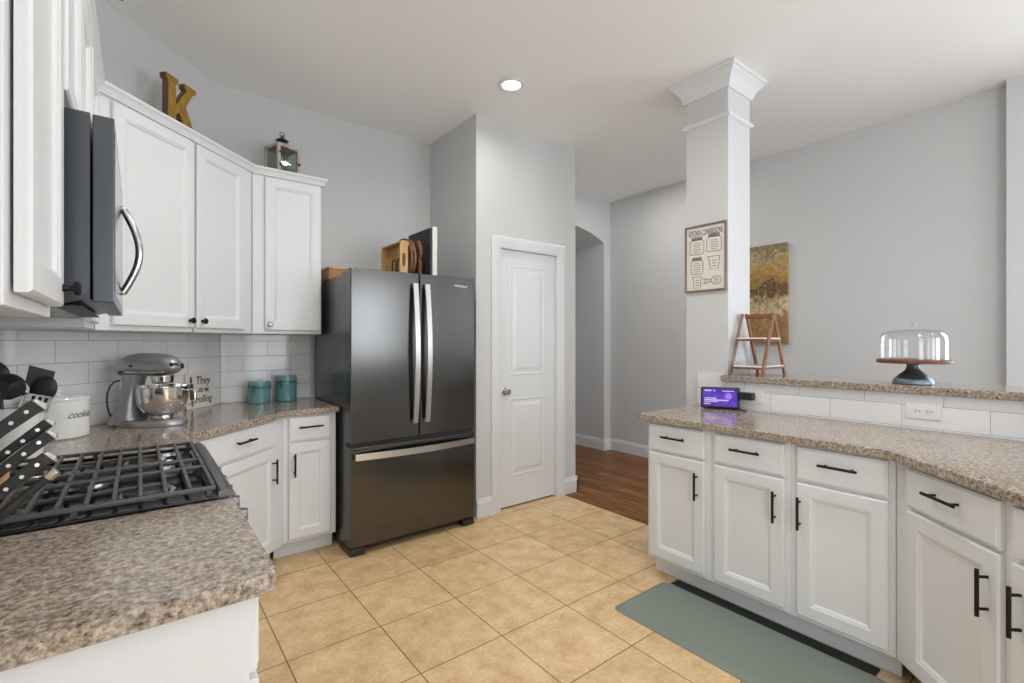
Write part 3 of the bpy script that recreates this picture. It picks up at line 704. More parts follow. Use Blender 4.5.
MB().tube([(-0.10, -0.045, 0.222), (-0.115, -0.066, 0.214), (-0.125, -0.078, 0.195), (-0.132, -0.084, 0.165), (-0.136, -0.084, 0.130), (-0.138, -0.078, 0.095), (-0.144, -0.064, 0.066), (-0.156, -0.040, 0.045), (-0.172, -0.010, 0.030), (-0.190, 0.02, 0.012), (-0.200, 0.05, 0.004)], 0.0038, 8).build('power_cord', M_blackp, mx)

# ------------------------------------------------------------------ counter objects on the left
# rolling-pin sign leaning flat on the diagonal backsplash
sg = thing('kitchen_sign', 'square white sign reading They see me rolling, leaning behind the mixer', 'sign', (0.305, 3.588, 0.9145), R45(45))
SGT = Matrix.Rotation(R45(-4), 4, 'X')
MB().box((-0.105, -0.009, 0.0), (0.105, 0.0, 0.215), 0.001, 1, mtx=SGT).build('board', M_paper, sg, smooth=False)
sm = MB()
for tx, s_, z, xx in (('They', 0.070, 0.148, 0.030), ('SEE ME', 0.034, 0.098, 0.030), ('rolling', 0.062, 0.034, 0.030)):
    sm._add(text_bm(tx, s_, SGT @ Matrix.Translation((xx, -0.0094, z)) @ UPRIGHT, 0.0003, 0.18, sx=0.82 if tx != 'SEE ME' else 0.9, bold=0.0006))
sm.build('lettering', M_ink, sg, smooth=False)
rp_ = MB()
rp_.prism([(-0.078, 0.055), (-0.052, 0.055), (-0.048, 0.075), (-0.048, 0.135), (-0.052, 0.155), (-0.078, 0.155), (-0.082, 0.135), (-0.082, 0.075)], 0.0091, 0.0097, mtx=SGT @ TOZ)
rp_.prism([(-0.072, 0.158), (-0.058, 0.158), (-0.056, 0.175), (-0.060, 0.198), (-0.070, 0.198), (-0.074, 0.175)], 0.0091, 0.0097, mtx=SGT @ TOZ)
rp_.prism([(-0.072, 0.052), (-0.058, 0.052), (-0.056, 0.035), (-0.060, 0.012), (-0.070, 0.012), (-0.074, 0.035)], 0.0091, 0.0097, mtx=SGT @ TOZ)
rp_.build('rolling_pin_motif', M_brownink, sg, smooth=False)

def canister(label, x, y, r, h):
    t = thing('canister', label, 'canister', (x, y, 0.9145), R45(-40), 'teal clamp canisters')
    hb = h*0.72
    MB().lathe([(0, 0), (r-0.004, 0), (r, 0.005), (r, hb-0.004), (r-0.003, hb), (0, hb)]).build('jar', M_teal, t)
    MB().lathe([(0, hb+0.006), (r-0.002, hb+0.006), (r, hb+0.010), (r, h-0.010), (r-0.006, h), (0, h+0.001)]).build('lid', M_teal, t)
    MB().lathe([(0, hb), (r-0.003, hb), (r-0.003, hb+0.006), (0, hb+0.006)]).build('seal', M_blackp, t)
    c = MB().tube([(-0.010, -r-0.003, hb+0.022), (-0.012, -r-0.008, hb-0.006), (-0.006, -r-0.006, hb-0.028), (0.006, -r-0.006, hb-0.028), (0.012, -r-0.008, hb-0.006), (0.010, -r-0.003, hb+0.022)], 0.0022, 8)
    c.box((-0.007, -r-0.010, hb-0.012), (0.007, -r+0.001, hb+0.012), 0.002); c.build('clasp', M_zinc, t)
    MB().tube([(0.02, -r-0.001, hb+0.003)] + [((r+0.002)*math.sin(a), -(r+0.002)*math.cos(a), hb+0.003) for a in [0.3+0.3*i for i in range(19)]], 0.002, 6).build('wire_band', M_zinc, t)
    MB().tube([(r-0.004, 0.0, hb+0.030), (r+0.012, 0, hb+0.026), (r+0.016, 0, hb+0.004), (r+0.010, 0, hb-0.014), (r-0.002, 0, hb-0.018)], 0.0028, 8).build('hinge_wire', M_nickel, t)
canister('shorter teal clamp canister, nearer the sign', 0.650, 3.628, 0.068, 0.147)
canister('taller teal clamp canister, nearer the refrigerator', 0.826, 3.655, 0.068, 0.180)

cj = thing('cookie_jar', 'white ceramic cookie jar with script lettering beside the mixer', 'jar', (-0.279, 2.862, 0.9145))
cr = 0.110
MB().lathe([(0, 0), (cr-0.006, 0), (cr, 0.006), (cr, 0.160), (cr-0.003, 0.163), (0, 0.163)]).build('jar', M_ceramic, cj)
MB().lathe([(0, 0.1632), (cr+0.001, 0.1632), (cr+0.002, 0.168), (cr-0.002, 0.174), (cr-0.03, 0.180), (0.02, 0.184), (0.012, 0.188), (0.018, 0.196), (0.022, 0.202), (0.018, 0.209), (0, 0.211)]).build('lid', M_ceramic, cj)
tb = text_bm('cookies', 0.043, Matrix.Identity(4), 0.0002, 0.45, 'LEFT', sx=0.84)
for v in tb.verts:
    a = -0.978 + v.co.x/cr - 0.20; z = v.co.y+0.088; d = cr+0.0006+v.co.z
    v.co = Vector((d*math.cos(a), d*math.sin(a), z))
m_ = MB(); m_._add(tb); m_.build('lettering', M_ink, cj, smooth=False)

uc = thing('utensil_crock', 'white utensil crock full of black utensils at left', 'crock', (-0.335, 2.425, 0.9145))
MB().lathe([(0, 0), (0.060, 0), (0.064, 0.005), (0.066, 0.175), (0.068, 0.18), (0.065, 0.183), (0.061, 0.178), (0.058, 0.010), (0, 0.008)]).build('crock', M_ceramic, uc)
def utensil(name, label, dx, dy, ang, lean, top, kind, m=M_blackp):
    t = thing(name, label, 'utensil', (-0.335+dx, 2.425+dy, 0.928), ang, 'black utensils in the crock')
    L = top-0.928
    tilt = Matrix.Rotation(lean, 4, 'Y')
    MB().tube([(0, 0, 0), (0, 0, L*0.45), (0, 0, L*0.78)], 0.0065, 10, mtx) if False else None
    h = MB().tube([(0, 0, 0), (0, 0, L*0.45), (0, 0, L*0.76)], [0.006, 0.0075, 0.005], 10); h.build('handle', m, t, mtx=tilt)
    b = MB()
    if kind == 'spoon':
        b.sphere((0, 0, L*0.88), 0.044, (0.85, 0.28, 1.15))
    elif kind == 'ladle':
        b.lathe([(0, -0.045), (0.028, -0.038), (0.043, -0.012), (0.046, 0.008), (0.043, 0.008), (0.040, -0.010), (0.026, -0.034), (0, -0.040)], mtx=Matrix.Translation((0.035, 0, L*0.88)) @ Matrix.Rotation(R45(-75), 4, 'Y'))
    elif kind == 'turner':
        for k in range(5): b.box((-0.040+k*0.0175, -0.002, L*0.76), (-0.030+k*0.0175, 0.002, L*1.0), 0.001, 1)
        b.box((-0.040, -0.002, L*0.74), (0.040, 0.002, L*0.78), 0.001, 1).box((-0.040, -0.002, L*0.985), (0.040, 0.002, L*1.02), 0.001, 1)
    else:
        def sec(hw, th, za, zb): return [(-hw, -th, za), (hw, -th, zb), (hw, th, zb), (-hw, th, za)]
        b.loft([sec(0.012, 0.003, L*0.74, L*0.74), sec(0.036, 0.003, L*0.86, L*0.86), sec(0.036, 0.002, L*1.06, L*1.01)])
    b.build('head', m, t, mtx=tilt)
utensil('ladle', 'black ladle, rounded bowl low at the left of the utensil crock', -0.036, -0.022, R45(-50), -0.03, 1.205, 'ladle')
utensil('serving_spoon', 'black serving spoon leaning furthest right in the utensil crock', -0.020, -0.002, R45(-12), 0.37, 1.205, 'spoon')
utensil('spatula', 'black flat spatula spreading tall at the right of the utensil crock', 0.006, 0.026, R45(5), 0.17, 1.225, 'spatula')
utensil('spoon', 'black spoon leaning left and tall in the utensil crock', -0.030, 0.012, R45(170), 0.10, 1.250, 'spoon')
utensil('slotted_turner', 'pale slotted turner leaning low in the utensil crock', -0.004, -0.026, R45(-8), 0.27, 1.145, 'turner', M_nickel)

# knife block and knives
kb = MB().prism([(-0.425, 0.9145), (-0.300, 0.9145), (-0.192, 1.060), (-0.190, 1.104), (-0.232, 1.108), (-0.236, 1.125), (-0.330, 1.235), (-0.425, 1.12)], -1.30, -1.135, 0.002, 1, mtx=TOZ)
tag(kb.build('knife_block', M_block, None, smooth=False), 'light wooden knife block at the left edge of the near counter', 'knife block')
def knife(label, x, y, z, L, wd=0.027, steel=False):
    """butt of the handle at x, z ; handle runs down to the left"""
    t = thing('knife', label, 'knife', (x, y, z), 0, 'knives in the block')
    a = R45(43); rot = Matrix.Rotation(-a, 4, 'Y')      # local +x points up and right
    if not steel:
        pts = [(-L, -wd*0.42), (-L*0.55, -wd*0.40), (-0.018, -wd*0.52), (-0.004, -wd*0.62), (0.0, -wd*0.40), (-0.002, wd*0.30), (-0.010, wd*0.46), (-L*0.5, wd*0.48), (-L, wd*0.46)]
        h = MB().prism(pts, -0.0085, 0.0085, 0.003, 2, mtx=rot @ TOZ); h.build('handle', M_blackp, t)
        cpb = MB().prism([(-0.006, wd*0.46), (-0.0015, wd*0.31), (0.0012, -wd*0.40), (-0.003, -wd*0.61), (-0.006, -wd*0.58)], -0.0088, 0.0088, 0.001, 1, mtx=rot @ TOZ); cpb.build('end_cap', M_steel, t)
        for d in (0.024, 0.050, 0.076):
            if d < L-0.01: MB().cyl((-d, -0.0092, 0.0), (-d, 0.0092, 0.0), 0.0033, seg=14).build('rivet', M_chrome, t, mtx=rot)
    else:
        MB().tube([(-L, 0, 0), (-L*0.5, 0, 0), (-0.016, 0, 0)], [0.009, 0.0075, 0.007], 14).build('handle', M_blackp, t, mtx=rot)
        MB().cyl((-0.017, 0, 0), (0.0, 0, 0), 0.0078, 0.0088, seg=14, bev=0.002).build('end_cap', M_nickel, t, mtx=rot)
    return t
knife('black-handled knife at the top of the knife block', -0.138, 1.205, 1.222, 0.125, 0.025)
knife('black-handled knife second from the top of the knife block', -0.128, 1.240, 1.184, 0.130, 0.018)
knife('black-handled knife in the middle of the knife block', -0.122, 1.205, 1.166, 0.125, 0.020)
knife('black-handled knife with wide steel end cap, fourth from the top of the block', -0.122, 1.185, 1.130, 0.110, 0.022)
knife('round-handled sharpening rod, lowest in the knife block', -0.113, 1.165, 1.102, 0.120, 0.024, True)

# ------------------------------------------------------------------ on top of the wall cabinets
kt = MB()
KP = [(0.0, 0.0), (0.075, 0.0), (0.075, 0.022), (0.060, 0.026), (0.060, 0.118), (0.078, 0.138), (0.132, 0.026), (0.118, 0.022), (0.118, 0.0), (0.215, 0.0), (0.215, 0.020), (0.198, 0.026), (0.118, 0.178),
      (0.158, 0.254), (0.172, 0.266), (0.182, 0.270), (0.182, 0.292), (0.110, 0.292), (0.110, 0.272), (0.124, 0.264), (0.060, 0.166), (0.060, 0.264), (0.075, 0.270), (0.075, 0.292), (0.0, 0.292), (0.0, 0.270), (0.014, 0.264), (0.014, 0.026), (0.0, 0.022)]
kt.prism(KP, -0.016, 0.016, mtx=TOZ)
ko = kt.build('decorative_letter', M_mustard, None, smooth=False); ko.location = (0.105, 3.195, 2.4455); ko.scale = (1.15, 1.15, 1.15); ko.rotation_euler = (0, 0, R45(45))
ko.data.materials.append(M_kside)
for p in ko.data.polygons:
    if abs(p.normal.y) < 0.5: p.material_index = 1
tag(ko, 'distressed mustard letter K standing on the corner cabinet', 'letter')

ln = thing('lantern', 'small whitewashed wooden lantern with black metal top on the wall cabinet', 'lantern', (0.775, 3.545, 2.4455), R45(20))
ln.scale = (1.04, 1.04, 1.10)
s_ = 0.068; f = MB()
f.box((-s_-0.006, -s_-0.006, 0.0), (s_+0.006, s_+0.006, 0.018), 0.002).box((-s_-0.010, -s_-0.010, 0.165), (s_+0.010, s_+0.010, 0.183), 0.003)
for sx in (-1, 1):
    for sy in (-1, 1): f.box((sx*s_-0.009, sy*s_-0.009, 0.018), (sx*s_+0.009, sy*s_+0.009, 0.165))
f.loft([[(-s_, -s_, 0.183), (s_, -s_, 0.183), (s_, s_, 0.183), (-s_, s_, 0.183)], [(-0.035, -0.035, 0.203), (0.035, -0.035, 0.203), (0.035, 0.035, 0.203), (-0.035, 0.035, 0.203)]])
f.build('frame', M_lantern, ln, smooth=False)
g = MB()
for a in range(4): g.box((-s_+0.009, -s_-0.001, 0.018), (s_-0.009, -s_+0.001, 0.165), mtx=Matrix.Rotation(a*PI/2, 4, 'Z'))
g.build('glass', glass('lantern_glass', (0.80, 0.85, 0.83), 0.01, 0.08), ln, smooth=False)
MB().cyl((0, 0, 0.203), (0, 0, 0.225), 0.022, seg=16).lathe([(0, 0.250), (0.010, 0.246), (0.030, 0.234), (0.040, 0.225), (0.036, 0.223), (0, 0.223)], seg=24).cyl((0, 0, 0.248), (0, 0, 0.258), 0.008, seg=12).build('chimney_cap', M_blackp, ln)
MB().tube([(0.017*math.cos(a*PI/9), 0, 0.266+0.013*math.sin(a*PI/9)) for a in range(18)], 0.0022, 8, closed=True).build('hanging_ring', M_blackp, ln)
for z in (0.045, 0.120): MB().box((-s_+0.0, -s_-0.013, z), (-s_+0.018, -s_-0.008, z+0.016)).build('hinge', M_blackp, ln)
MB().box((s_-0.010, -s_-0.014, 0.078), (s_+0.010, -s_-0.008, 0.090)).cyl((s_, -s_-0.008, 0.084), (s_, -s_-0.022, 0.084), 0.004, seg=10).build('latch', M_blackp, ln)

# greenery: one leafy sprig hanging over the crown above the microwave
lf = MB()
def leaf(p, d, L, wdt):
    p, d = Vector(p), Vector(d).normalized(); sd = d.cross(Vector((0.3, 0.1, 1))).normalized(); up = sd.cross(d)
    R = []
    for k in range(6):
        q = k/5; ww = wdt*math.sin(PI*(0.06+0.9*q)); c = p+d*L*q - Vector((0, 0, 1))*0.02*q*q
        R.append([c-sd*ww, c+up*0.0015, c+sd*ww, c-up*0.0015])
    lf.loft(R)
for i in range(9):
    leaf((-0.17, 1.86+0.05*i, 2.468), (0.25 if i % 2 else -0.6, 0.5-0.1*(i % 3), 0.25+0.1*(i % 3)), 0.085, 0.018)
leaf((-0.14, 2.06, 2.466), (0.9, 0.05, 0.20), 0.105, 0.020)
lf.tube([(-0.17, 1.82, 2.452), (-0.175, 1.95, 2.462), (-0.17, 2.1, 2.466), (-0.17, 2.30, 2.452)], 0.004, 6)
tag(lf.build('leafy_sprig', mat('green_leaf', (0.13, 0.30, 0.06), 0.5), None), 'green leafy sprig peeking over the cabinets above the microwave', 'plant')

# ------------------------------------------------------------------ on top of the refrigerator
FT = 1.7585
wbx = thing('wooden_box', 'honey coloured wooden box at the left end of the refrigerator top', 'box', (1.036, 3.38, FT), 0)
MB().box((0, 0, 0), (0.34, 0.26, 0.072), 0.004).build('body', M_woodmid, wbx)
MB().box((-0.001, -0.002, 0.073), (0.342, 0.262, 0.090), 0.004).build('lid', M_woodlight, wbx)
# serving tray standing on its long side, opening toward the left
tr = thing('serving_tray', 'light wooden serving tray standing on edge on the refrigerator', 'tray', (1.428, 3.095, FT), 0)
tr.scale = (1.05, 0.95, 1.14)
MB().box((0.055, 0, 0.0), (0.064, 0.34, 0.235), 0.001, 1).box((0.0, 0.012, 0.0), (0.055, 0.328, 0.010), 0.001, 1).box((0.0, 0.012, 0.225), (0.055, 0.328, 0.235), 0.001, 1).build('tray_bottom', M_woodlight, tr, smooth=False)
for y in (0.0, 0.328):
    e = MB(); o_ = [(0, 0.0), (0.055, 0.0), (0.064, 0.03), (0.064, 0.205), (0.050, 0.240), (0.010, 0.240), (0, 0.21)]
    i_ = [(0.03, 0.12)]*7 if y > 0.1 else [(0.018, 0.085), (0.034, 0.080), (0.040, 0.095), (0.040, 0.150), (0.034, 0.165), (0.018, 0.160), (0.014, 0.120)]
    b = bmesh.new(); V = [[b.verts.new((x, yy, z)) for x, z in L_] for yy in (y, y+0.012) for L_ in (o_, i_)]
    for A, B in ((V[0], V[1]), (V[2], V[3])):
        for k in range(7): b.faces.new((A[k], A[(k+1) % 7], B[(k+1) % 7], B[k]))
    for A, B in ((V[0], V[2]), (V[1], V[3])):
        for k in range(7): b.faces.new((A[k], A[(k+1) % 7], B[(k+1) % 7], B[k]))
    bmesh.ops.remove_doubles(b, verts=b.verts, dist=1e-5); bmesh.ops.recalc_face_normals(b, faces=b.faces); e._add(b); e.build('tray_end', M_woodlight, tr, smooth=False)
for y in (0.10, 0.20):
    MB().tube([(0.040, y-0.035, 0.012), (0.040, y-0.035, 0.105)] + [(0.040, y-0.035*math.cos(a*PI/8), 0.110+0.035*math.sin(a*PI/8)) for a in range(1, 8)] + [(0.040, y+0.035, 0.105), (0.040, y+0.035, 0.012)], 0.0042, 8).build('wire_loop', M_black, tr)
rt = thing('round_tray', 'round wooden tray with dark rim standing behind the serving tray', 'tray', (1.523, 3.23, FT), 0)
RXZ = Matrix.Translation((0, 0, 0.1582)) @ Matrix.Rotation(PI/2, 4, 'Y')
MB().lathe([(0, 0), (0.147, 0), (0.147, 0.010), (0, 0.010)], mtx=RXZ, seg=48).build('tray_bottom', M_woodmid, rt)
MB().lathe([(0.147, -0.018), (0.155, -0.020), (0.155, 0.020), (0.147, 0.018), (0.147, -0.018)], mtx=RXZ, seg=48).build('rim', M_woodladder, rt)
MB().lathe([(0.1552, -0.010), (0.1575, -0.008), (0.1575, 0.008), (0.1552, 0.010), (0.1552, -0.010)], mtx=RXZ, seg=48).build('band', M_wooddark, rt)
MB().box((-0.006, -0.1590, 0.118), (0.006, -0.1560, 0.205), 0.0006, 1).build('handle_slot', M_shadow, rt, smooth=False)
le = MB(); random.seed(3)
LE = [(0.0, 0.0), (0.20, 0.0)] + [(0.20+0.012*random.uniform(-1, 1), 0.03*k) for k in range(1, 8)] + [(0.17, 0.232), (0.03, 0.236)] + [(0.012*random.uniform(-1, 1), 0.03*k) for k in range(7, 0, -1)]
YZ = Matrix(((0, 0, 1, 0), (1, 0, 0, 0), (0, 1, 0, 0), (0, 0, 0, 1)))      # (x, y, z) -> (z, x, y)
le.prism(LE, 0.0, 0.024, 0.003, 1, mtx=YZ)
lo = le.build('cutting_board', M_wooddark, None); lo.location = (1.556, 3.06, FT+0.0005); lo.scale = (1, 1, 1.2)
tag(lo, 'dark live-edge cutting board standing between round tray and black rack', 'cutting board')
gr = thing('mesh_panel', 'black mesh panel with dark frame leaning on the white canvas', 'panel', (1.636, 3.05, FT), 0)
gr.scale = (1, 0.86, 1.15)
gp = MB()
for k in range(17): gp.box((0.004, 0.016+k*0.0225, 0.012), (0.007, 0.019+k*0.0225, 0.318))
for k in range(14): gp.box((0.0035, 0.012, 0.014+k*0.0232), (0.0065, 0.388, 0.017+k*0.0232))
gp.box((0.0075, 0.01, 0.01), (0.0095, 0.39, 0.32)); gp.build('mesh', mat('dark_mesh', (0.10, 0.10, 0.105), 0.5, 0.3), gr, smooth=False)
fb = MB().box((0, 0, 0), (0.014, 0.014, 0.33)).box((0, 0.386, 0), (0.014, 0.40, 0.33)).box((0, 0.014, 0), (0.014, 0.386, 0.012)).box((0, 0.014, 0.318), (0.014, 0.386, 0.33)); fb.build('frame', M_blackp, gr, smooth=False)
wc = thing('canvas_panel', 'white box canvas standing on edge at the right of the refrigerator top', 'canvas', (1.654, 3.045, FT), 0)
wc.scale = (1.1, 0.9, 1.13)
MB().box((0.0, 0, 0), (0.034, 0.42, 0.345), 0.002, 1).build('canvas', mat('white_canvas', (0.76, 0.75, 0.73), 0.8), wc, smooth=False)
MB().box((0.0345, 0.01, 0.0), (0.042, 0.41, 0.21), 0.001, 1).build('backing_board', M_blackp, wc, smooth=False)

# ------------------------------------------------------------------ pillar sign, painting
ks = thing('framed_sign', 'wood framed kitchen conversions chart hanging on the pillar', 'sign', (LX0-0.0015, 1.840, 1.656), R45(-90))
SW, SH = 0.288, 0.436; fq = 0.011
MB().box((fq-0.002, -0.008, fq-0.002), (SW-fq+0.002, 0.0, SH-fq+0.002)).build('print', M_paper, ks, smooth=False)
sf = MB()
for a, c in (((0, -0.018, 0), (fq, 0.0, SH)), ((SW-fq, -0.018, 0), (SW, 0.0, SH)), ((fq, -0.018, 0), (SW-fq, 0.0, fq)), ((fq, -0.018, SH-fq), (SW-fq, 0.0, SH))): sf.box(a, c, 0.0015, 1)
sf.build('frame', M_woodgrey, ks, smooth=False)
ink = MB()
ink._add(text_bm('KITCHEN CONVERSIONS', 0.054, Matrix.Translation((SW/2, -0.0086, SH-0.068)) @ UPRIGHT, 0.0003, sx=0.385, bold=0.0002))
def outline(pts, r=0.0014): ink.tube([(x, -0.0088, z) for x, z in pts], r, 6, closed=True)
def jar(cx, z0, wd, hh):
    w2 = wd/2
    outline([(cx-w2, z0+0.008), (cx-w2+0.008, z0), (cx+w2-0.008, z0), (cx+w2, z0+0.008), (cx+w2, z0+hh*0.72), (cx+w2*0.7, z0+hh*0.82), (cx+w2*0.7, z0+hh*0.83), (cx-w2*0.7, z0+hh*0.83), (cx-w2*0.7, z0+hh*0.82), (cx-w2, z0+hh*0.72)])
    for k in range(5): ink.box((cx-w2*0.78, -0.0092, z0+hh*(0.85+0.034*k)), (cx+w2*0.78, -0.0084, z0+hh*(0.85+0.034*k)+0.0017))
    outline([(cx-w2*0.78, z0+hh*0.85), (cx+w2*0.78, z0+hh*0.85), (cx+w2*0.78, z0+hh), (cx-w2*0.78, z0+hh)], 0.001)
    for k in range(5):
        l_ = w2*(0.62 if k % 2 else 0.45); ink.box((cx-l_, -0.0090, z0+0.014+k*hh*0.125), (cx+l_, -0.0085, z0+0.0165+k*hh*0.125))
jar(0.085, 0.248, 0.098, 0.112); jar(0.204, 0.254, 0.098, 0.112); jar(0.085, 0.118, 0.084, 0.108)
def cup(cx, z0, wd, hh):
    outline([(cx-wd*0.36, z0), (cx+wd*0.36, z0), (cx+wd*0.50, z0+hh), (cx-wd*0.62, z0+hh), (cx-wd*0.44, z0+hh*0.8)])
    for k in range(3): ink.box((cx-wd*0.18, -0.0090, z0+hh*(0.22+0.22*k)), (cx+wd*0.20, -0.0085, z0+hh*(0.22+0.22*k)+0.003))
cup(0.205, 0.140, 0.076, 0.082); cup(0.086, 0.026, 0.062, 0.074)
outline([(0.218+0.034*math.cos(a*PI/10), 0.068+0.026*math.sin(a*PI/10)) for a in range(20)])
for k in range(3): ink.box((0.202, -0.0090, 0.055+k*0.011), (0.234, -0.0085, 0.0575+k*0.011))
outline([(0.184, 0.071), (0.136, 0.084), (0.130, 0.080), (0.134, 0.074)]); outline([(0.184, 0.062), (0.138, 0.048), (0.132, 0.052), (0.136, 0.057)])
ink.build('lettering', M_ink, ks, smooth=False)

def painting_mat():
    m, nt, b = newmat('golden_trees_paint')
    v = coords(nt, loc=(0, 0, -0.14)); sx = N(nt, 'ShaderNodeSeparateXYZ'); nt.links.new(v, sx.inputs[0])
    n1 = noise(nt, v, 11, 6, 0.7); n2 = noise(nt, v, 34, 5, 0.7)
    ad = N(nt, 'ShaderNodeMath', operation='MULTIPLY_ADD'); ad.inputs[1].default_value = 0.64; nt.links.new(n1, ad.inputs[0]); nt.links.new(sx.outputs['Z'], ad.inputs[2])
    c = ramp(nt, ad.outputs[0], [(0.05, (0.25, 0.155, 0.06)), (0.42, (0.32, 0.205, 0.085)), (0.47, (0.58, 0.50, 0.34)), (0.58, (0.47, 0.37, 0.22)), (0.65, (0.16, 0.10, 0.045)), (0.69, (0.085, 0.055, 0.030)), (0.73, (0.31, 0.19, 0.05)), (0.88, (0.42, 0.28, 0.09)), (0.99, (0.44, 0.36, 0.24)), (1.06, (0.27, 0.21, 0.13))])
    c2 = ramp(nt, n2, [(0.34, (0.60, 0.55, 0.48)), (0.62, (1.35, 1.28, 1.15))])
    c = mixc(nt, 0.8, c, c2, 'MULTIPLY'); nt.links.new(c, b.inputs['Base Color']); b.inputs['Roughness'].default_value = 0.6
    bump(nt, b, n2, 0.3, 0.004); return m
pt = thing('painting', 'tall golden canvas painting of trees on the dining wall', 'painting', (XR-0.002, 2.36, 1.305), R45(-90))
MB().box((0, -0.038, 0), (0.478, 0.0, 0.912), 0.002, 1).build('canvas', painting_mat(), pt, smooth=False)
tk = MB()
for x, z0, z1, r in ((0.10, 0.28, 0.50, 0.004), (0.23, 0.27, 0.54, 0.005), (0.30, 0.29, 0.50, 0.004), (0.40, 0.30, 0.47, 0.004)):
    tk.tube([(x, -0.0385, z0), (x+0.006, -0.0385, (z0+z1)/2), (x-0.004, -0.0385, z1)], r, 6, 0.25)
tk.build('tree_trunks', mat('pale_trunk_paint', (0.30, 0.22, 0.13), 0.7), pt)

# ------------------------------------------------------------------ bar ledge objects
ZB = 1.1203
ld = thing('decorative_ladder', 'small wooden A-frame step ladder with two white treads on the bar ledge', 'ladder', (3.06, 1.425, ZB), 0)
HL = 0.385
for sy in (0.096, -0.096):
    for sx, mm in ((-1, M_woodgrey if sy > 0 else M_woodladder), (1, M_woodladder)):
        yy = sy + (0.0 if sx < 0 else (-0.013 if sy > 0 else 0.013))
        b = MB(); x0, x1 = sx*0.168, sx*0.014
        b.loft([[(x0-0.012, yy-0.006, 0), (x0+0.012, yy-0.006, 0), (x0+0.012, yy+0.006, 0), (x0-0.012, yy+0.006, 0)], [(x1-0.012, yy-0.006, HL), (x1+0.012, yy-0.006, HL), (x1+0.012, yy+0.006, HL), (x1-0.012, yy+0.006, HL)]])
        b.build('leg', mm, ld, smooth=False)
MB().box((-0.026, -0.090, HL-0.030), (-0.010, 0.076, HL-0.006), 0.002).box((0.010, -0.082, HL-0.034), (0.022, 0.082, HL-0.010), 0.002).build('top_bar', M_woodladder, ld)
for z, hx in ((0.225, 0.125), (0.055, 0.165)):
    tq = MB().box((-hx, -0.0895, z), (hx-0.03, 0.076, z+0.008), 0.001, 1); tq.build('tread', M_ceramic, ld, smooth=False)
    MB().box((-hx, -0.0895, z-0.013), (hx-0.03, 0.076, z-0.0005), 0.001, 1).build('tread_rail', M_woodladder, ld, smooth=False)

ck = thing('cake_stand', 'pedestal cake stand with wooden plate and glass dome on the bar ledge', 'cake stand', (3.035, 0.662, ZB), 0)
MB().lathe([(0, 0), (0.080, 0), (0.082, 0.004), (0.079, 0.020), (0.074, 0.027), (0.070, 0.030), (0.056, 0.046), (0.036, 0.062), (0.027, 0.076), (0.025, 0.094), (0.032, 0.102), (0, 0.102)]).build('pedestal', M_zinc, ck)
MB().lathe([(0, 0.1025), (0.140, 0.1025), (0.147, 0.106), (0.147, 0.118), (0.142, 0.122), (0, 0.122)], seg=64).build('plate', M_woodredt, ck)
dm = [(0.133, 0.1225), (0.133, 0.215), (0.131, 0.233), (0.124, 0.248), (0.112, 0.258), (0.094, 0.264), (0.05, 0.268), (0.011, 0.270), (0.007, 0.275), (0.007, 0.280), (0.014, 0.285), (0.017, 0.292), (0.013, 0.300), (0, 0.303)]
MB().lathe(dm, seg=64).build('dome', M_glass, ck)

# smart display, its plug, wall outlets
def screen_mat():
    m, nt, b = newmat('violet_screen'); v = coords(nt)
    n = noise(nt, v, 14, 2); c = ramp(nt, n, [(0.35, (0.055, 0.012, 0.36)), (0.65, (0.16, 0.05, 0.62))])
    b.inputs['Base Color'].default_value = (0.01, 0.01, 0.02, 1); nt.links.new(c, b.inputs['Emission Color']); b.inputs['Emission Strength'].default_value = 1.0
    b.inputs['Roughness'].default_value = 0.15
    return m
sd = thing('smart_display', 'black smart display with lit violet screen on the peninsula counter', 'display', (2.822, 1.548, 0.9145), R45(-62))
sd.scale = (1.06, 1.06, 1.06)
TL = Matrix.Rotation(R45(-14), 4, 'X')
MB().box((-0.104, -0.012, 0.004), (0.104, 0.012, 0.128), 0.010, 3, mtx=TL).build('bezel', M_blackp, sd)
sb = MB(); sb.loft([[(-0.085, 0.002, 0.0), (0.085, 0.002, 0.0), (0.078, 0.088, 0.0), (-0.078, 0.088, 0.0)], [(-0.085, 0.010, 0.03), (0.085, 0.010, 0.03), (0.076, 0.080, 0.03), (-0.076, 0.080, 0.03)], [(-0.075, 0.028, 0.105), (0.075, 0.028, 0.105), (0.066, 0.042, 0.105), (-0.066, 0.042, 0.105)]]); sb.build('speaker_base', mat('black_fabric', (0.02, 0.02, 0.022), 0.9), sd)
so = MB().box((-0.093, -0.0132, 0.016), (0.090, -0.0118, 0.116), 0.0003, 1, mtx=TL).build('screen', screen_mat(), sd, smooth=False)
ui = MB()
for x0, z0, x1, z1 in ((-0.084, 0.102, -0.046, 0.109), (-0.034, 0.101, -0.026, 0.109), (0.010, 0.102, 0.074, 0.106), (-0.084, 0.058, -0.018, 0.063), (-0.084, 0.047, 0.046, 0.053), (-0.084, 0.039, -0.010, 0.043), (-0.084, 0.026, -0.050, 0.031)):
    ui.box((x0, -0.0140, z0), (x1, -0.0133, z1), mtx=TL)
ui.build('screen_text', emit('screen_white', (0.85, 0.78, 1.0), 0.8), so, smooth=False)
uc2 = MB().lathe([(0, 0), (0.018, 0), (0.018, 0.0006), (0, 0.0006)], mtx=TL @ Matrix.Translation((0.045, -0.0134, 0.074)) @ Matrix.Rotation(PI/2, 4, 'X')); uc2.build('screen_globe', emit('screen_lilac', (0.45, 0.25, 0.95), 0.8), so, smooth=False)

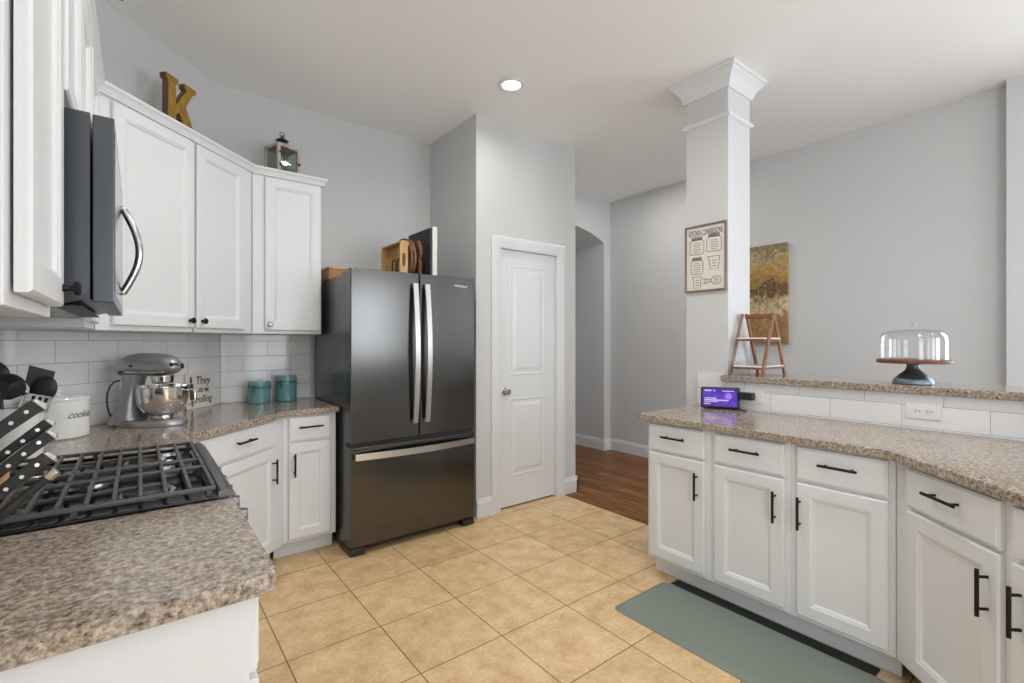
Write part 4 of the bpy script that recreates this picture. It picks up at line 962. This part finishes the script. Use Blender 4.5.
def outlet(label, yc, zc_, plugged=False):
    t = thing('wall_outlet', label, 'outlet', (BX-0.0100, yc, zc_), R45(-90))
    MB().box((-0.066, -0.006, -0.037), (0.066, 0.0, 0.037), 0.003, 2).build('cover_plate', M_white, t)
    for x in (-0.021, 0.021):
        r_ = MB().cyl((x, -0.0062, 0), (x, -0.0075, 0), 0.0165, seg=24).build('receptacle', M_white, t)
        sl = MB().box((x-0.010, -0.0080, 0.004), (x-0.001, -0.0074, 0.006)).box((x-0.010, -0.0080, -0.006), (x-0.001, -0.0074, -0.004)).cyl((x+0.008, -0.0074, 0), (x+0.008, -0.0080, 0), 0.0028, seg=12); sl.build('slots', M_ink, r_, smooth=False)
    return t
outlet('white double outlet on the backsplash below the cake stand', 0.596, 1.003)
outlet('white double outlet behind the black power adapter', 1.395, 0.998)
pa = thing('power_adapter', 'black power adapter plugged in beside the smart display', 'adapter', (BX-0.0185, 1.410, 1.003), R45(-90))
MB().box((-0.040, -0.050, -0.022), (0.040, 0.0, 0.022), 0.006).build('plug_body', M_blackp, pa)
MB().tube([(-0.035, -0.03, -0.018), (-0.042, -0.045, -0.040), (-0.030, -0.060, -0.070), (-0.010, -0.065, -0.081), (0.012, -0.05, -0.082), (0.020, -0.075, -0.083), (-0.005, -0.085, -0.080), (-0.030, -0.070, -0.081), (-0.040, -0.070, -0.080)], 0.0032, 8).build('cable', M_blackp, pa)

# ------------------------------------------------------------------ mat, ceiling light
mm = MB(); mp_ = rounded([(1.868, 0.568), (2.305, 0.568), (2.305, 1.585), (1.868, 1.585)], {0, 1, 2, 3}, 0.035)
def inset(pts, q):
    cx = sum(p[0] for p in pts)/len(pts); cy = sum(p[1] for p in pts)/len(pts)
    return [(p[0]+(q if p[0] < cx else -q), p[1]+(q if p[1] < cy else -q)) for p in pts]
mm.loft([[(x, y, 0.0008) for x, y in mp_], [(x, y, 0.003) for x, y in mp_], [(x, y, 0.016) for x, y in inset(mp_, 0.022)], [(x, y, 0.0175) for x, y in inset(mp_, 0.030)]])
M_mat, nt, b = newmat('sage_mat'); b.inputs['Base Color'].default_value = (0.205, 0.245, 0.215, 1); b.inputs['Roughness'].default_value = 0.62
bump(nt, b, noise(nt, coords(nt), 220, 3), 0.2, 0.001)
fmat = mm.build('floor_mat', M_mat, None); tag(fmat, 'sage green anti-fatigue mat on the tiles before the peninsula', 'mat')
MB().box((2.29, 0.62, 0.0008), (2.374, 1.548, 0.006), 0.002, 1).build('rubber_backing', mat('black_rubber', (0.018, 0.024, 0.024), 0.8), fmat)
for i, (x, y) in enumerate(CANS):
    if i: break
    t = thing('recessed_light', 'round white recessed ceiling light that is lit', 'ceiling light', (x, y, CEIL), 0)
    MB().lathe([(0.062, -0.001), (0.088, -0.001), (0.090, -0.005), (0.084, -0.010), (0.066, -0.012), (0.060, -0.006), (0.060, -0.001)], seg=48).build('trim_ring', M_trim, t)
    MB().lathe([(0, -0.006), (0.060, -0.006), (0.060, -0.002), (0, -0.002)], seg=40).build('lens', M_lamp, t)
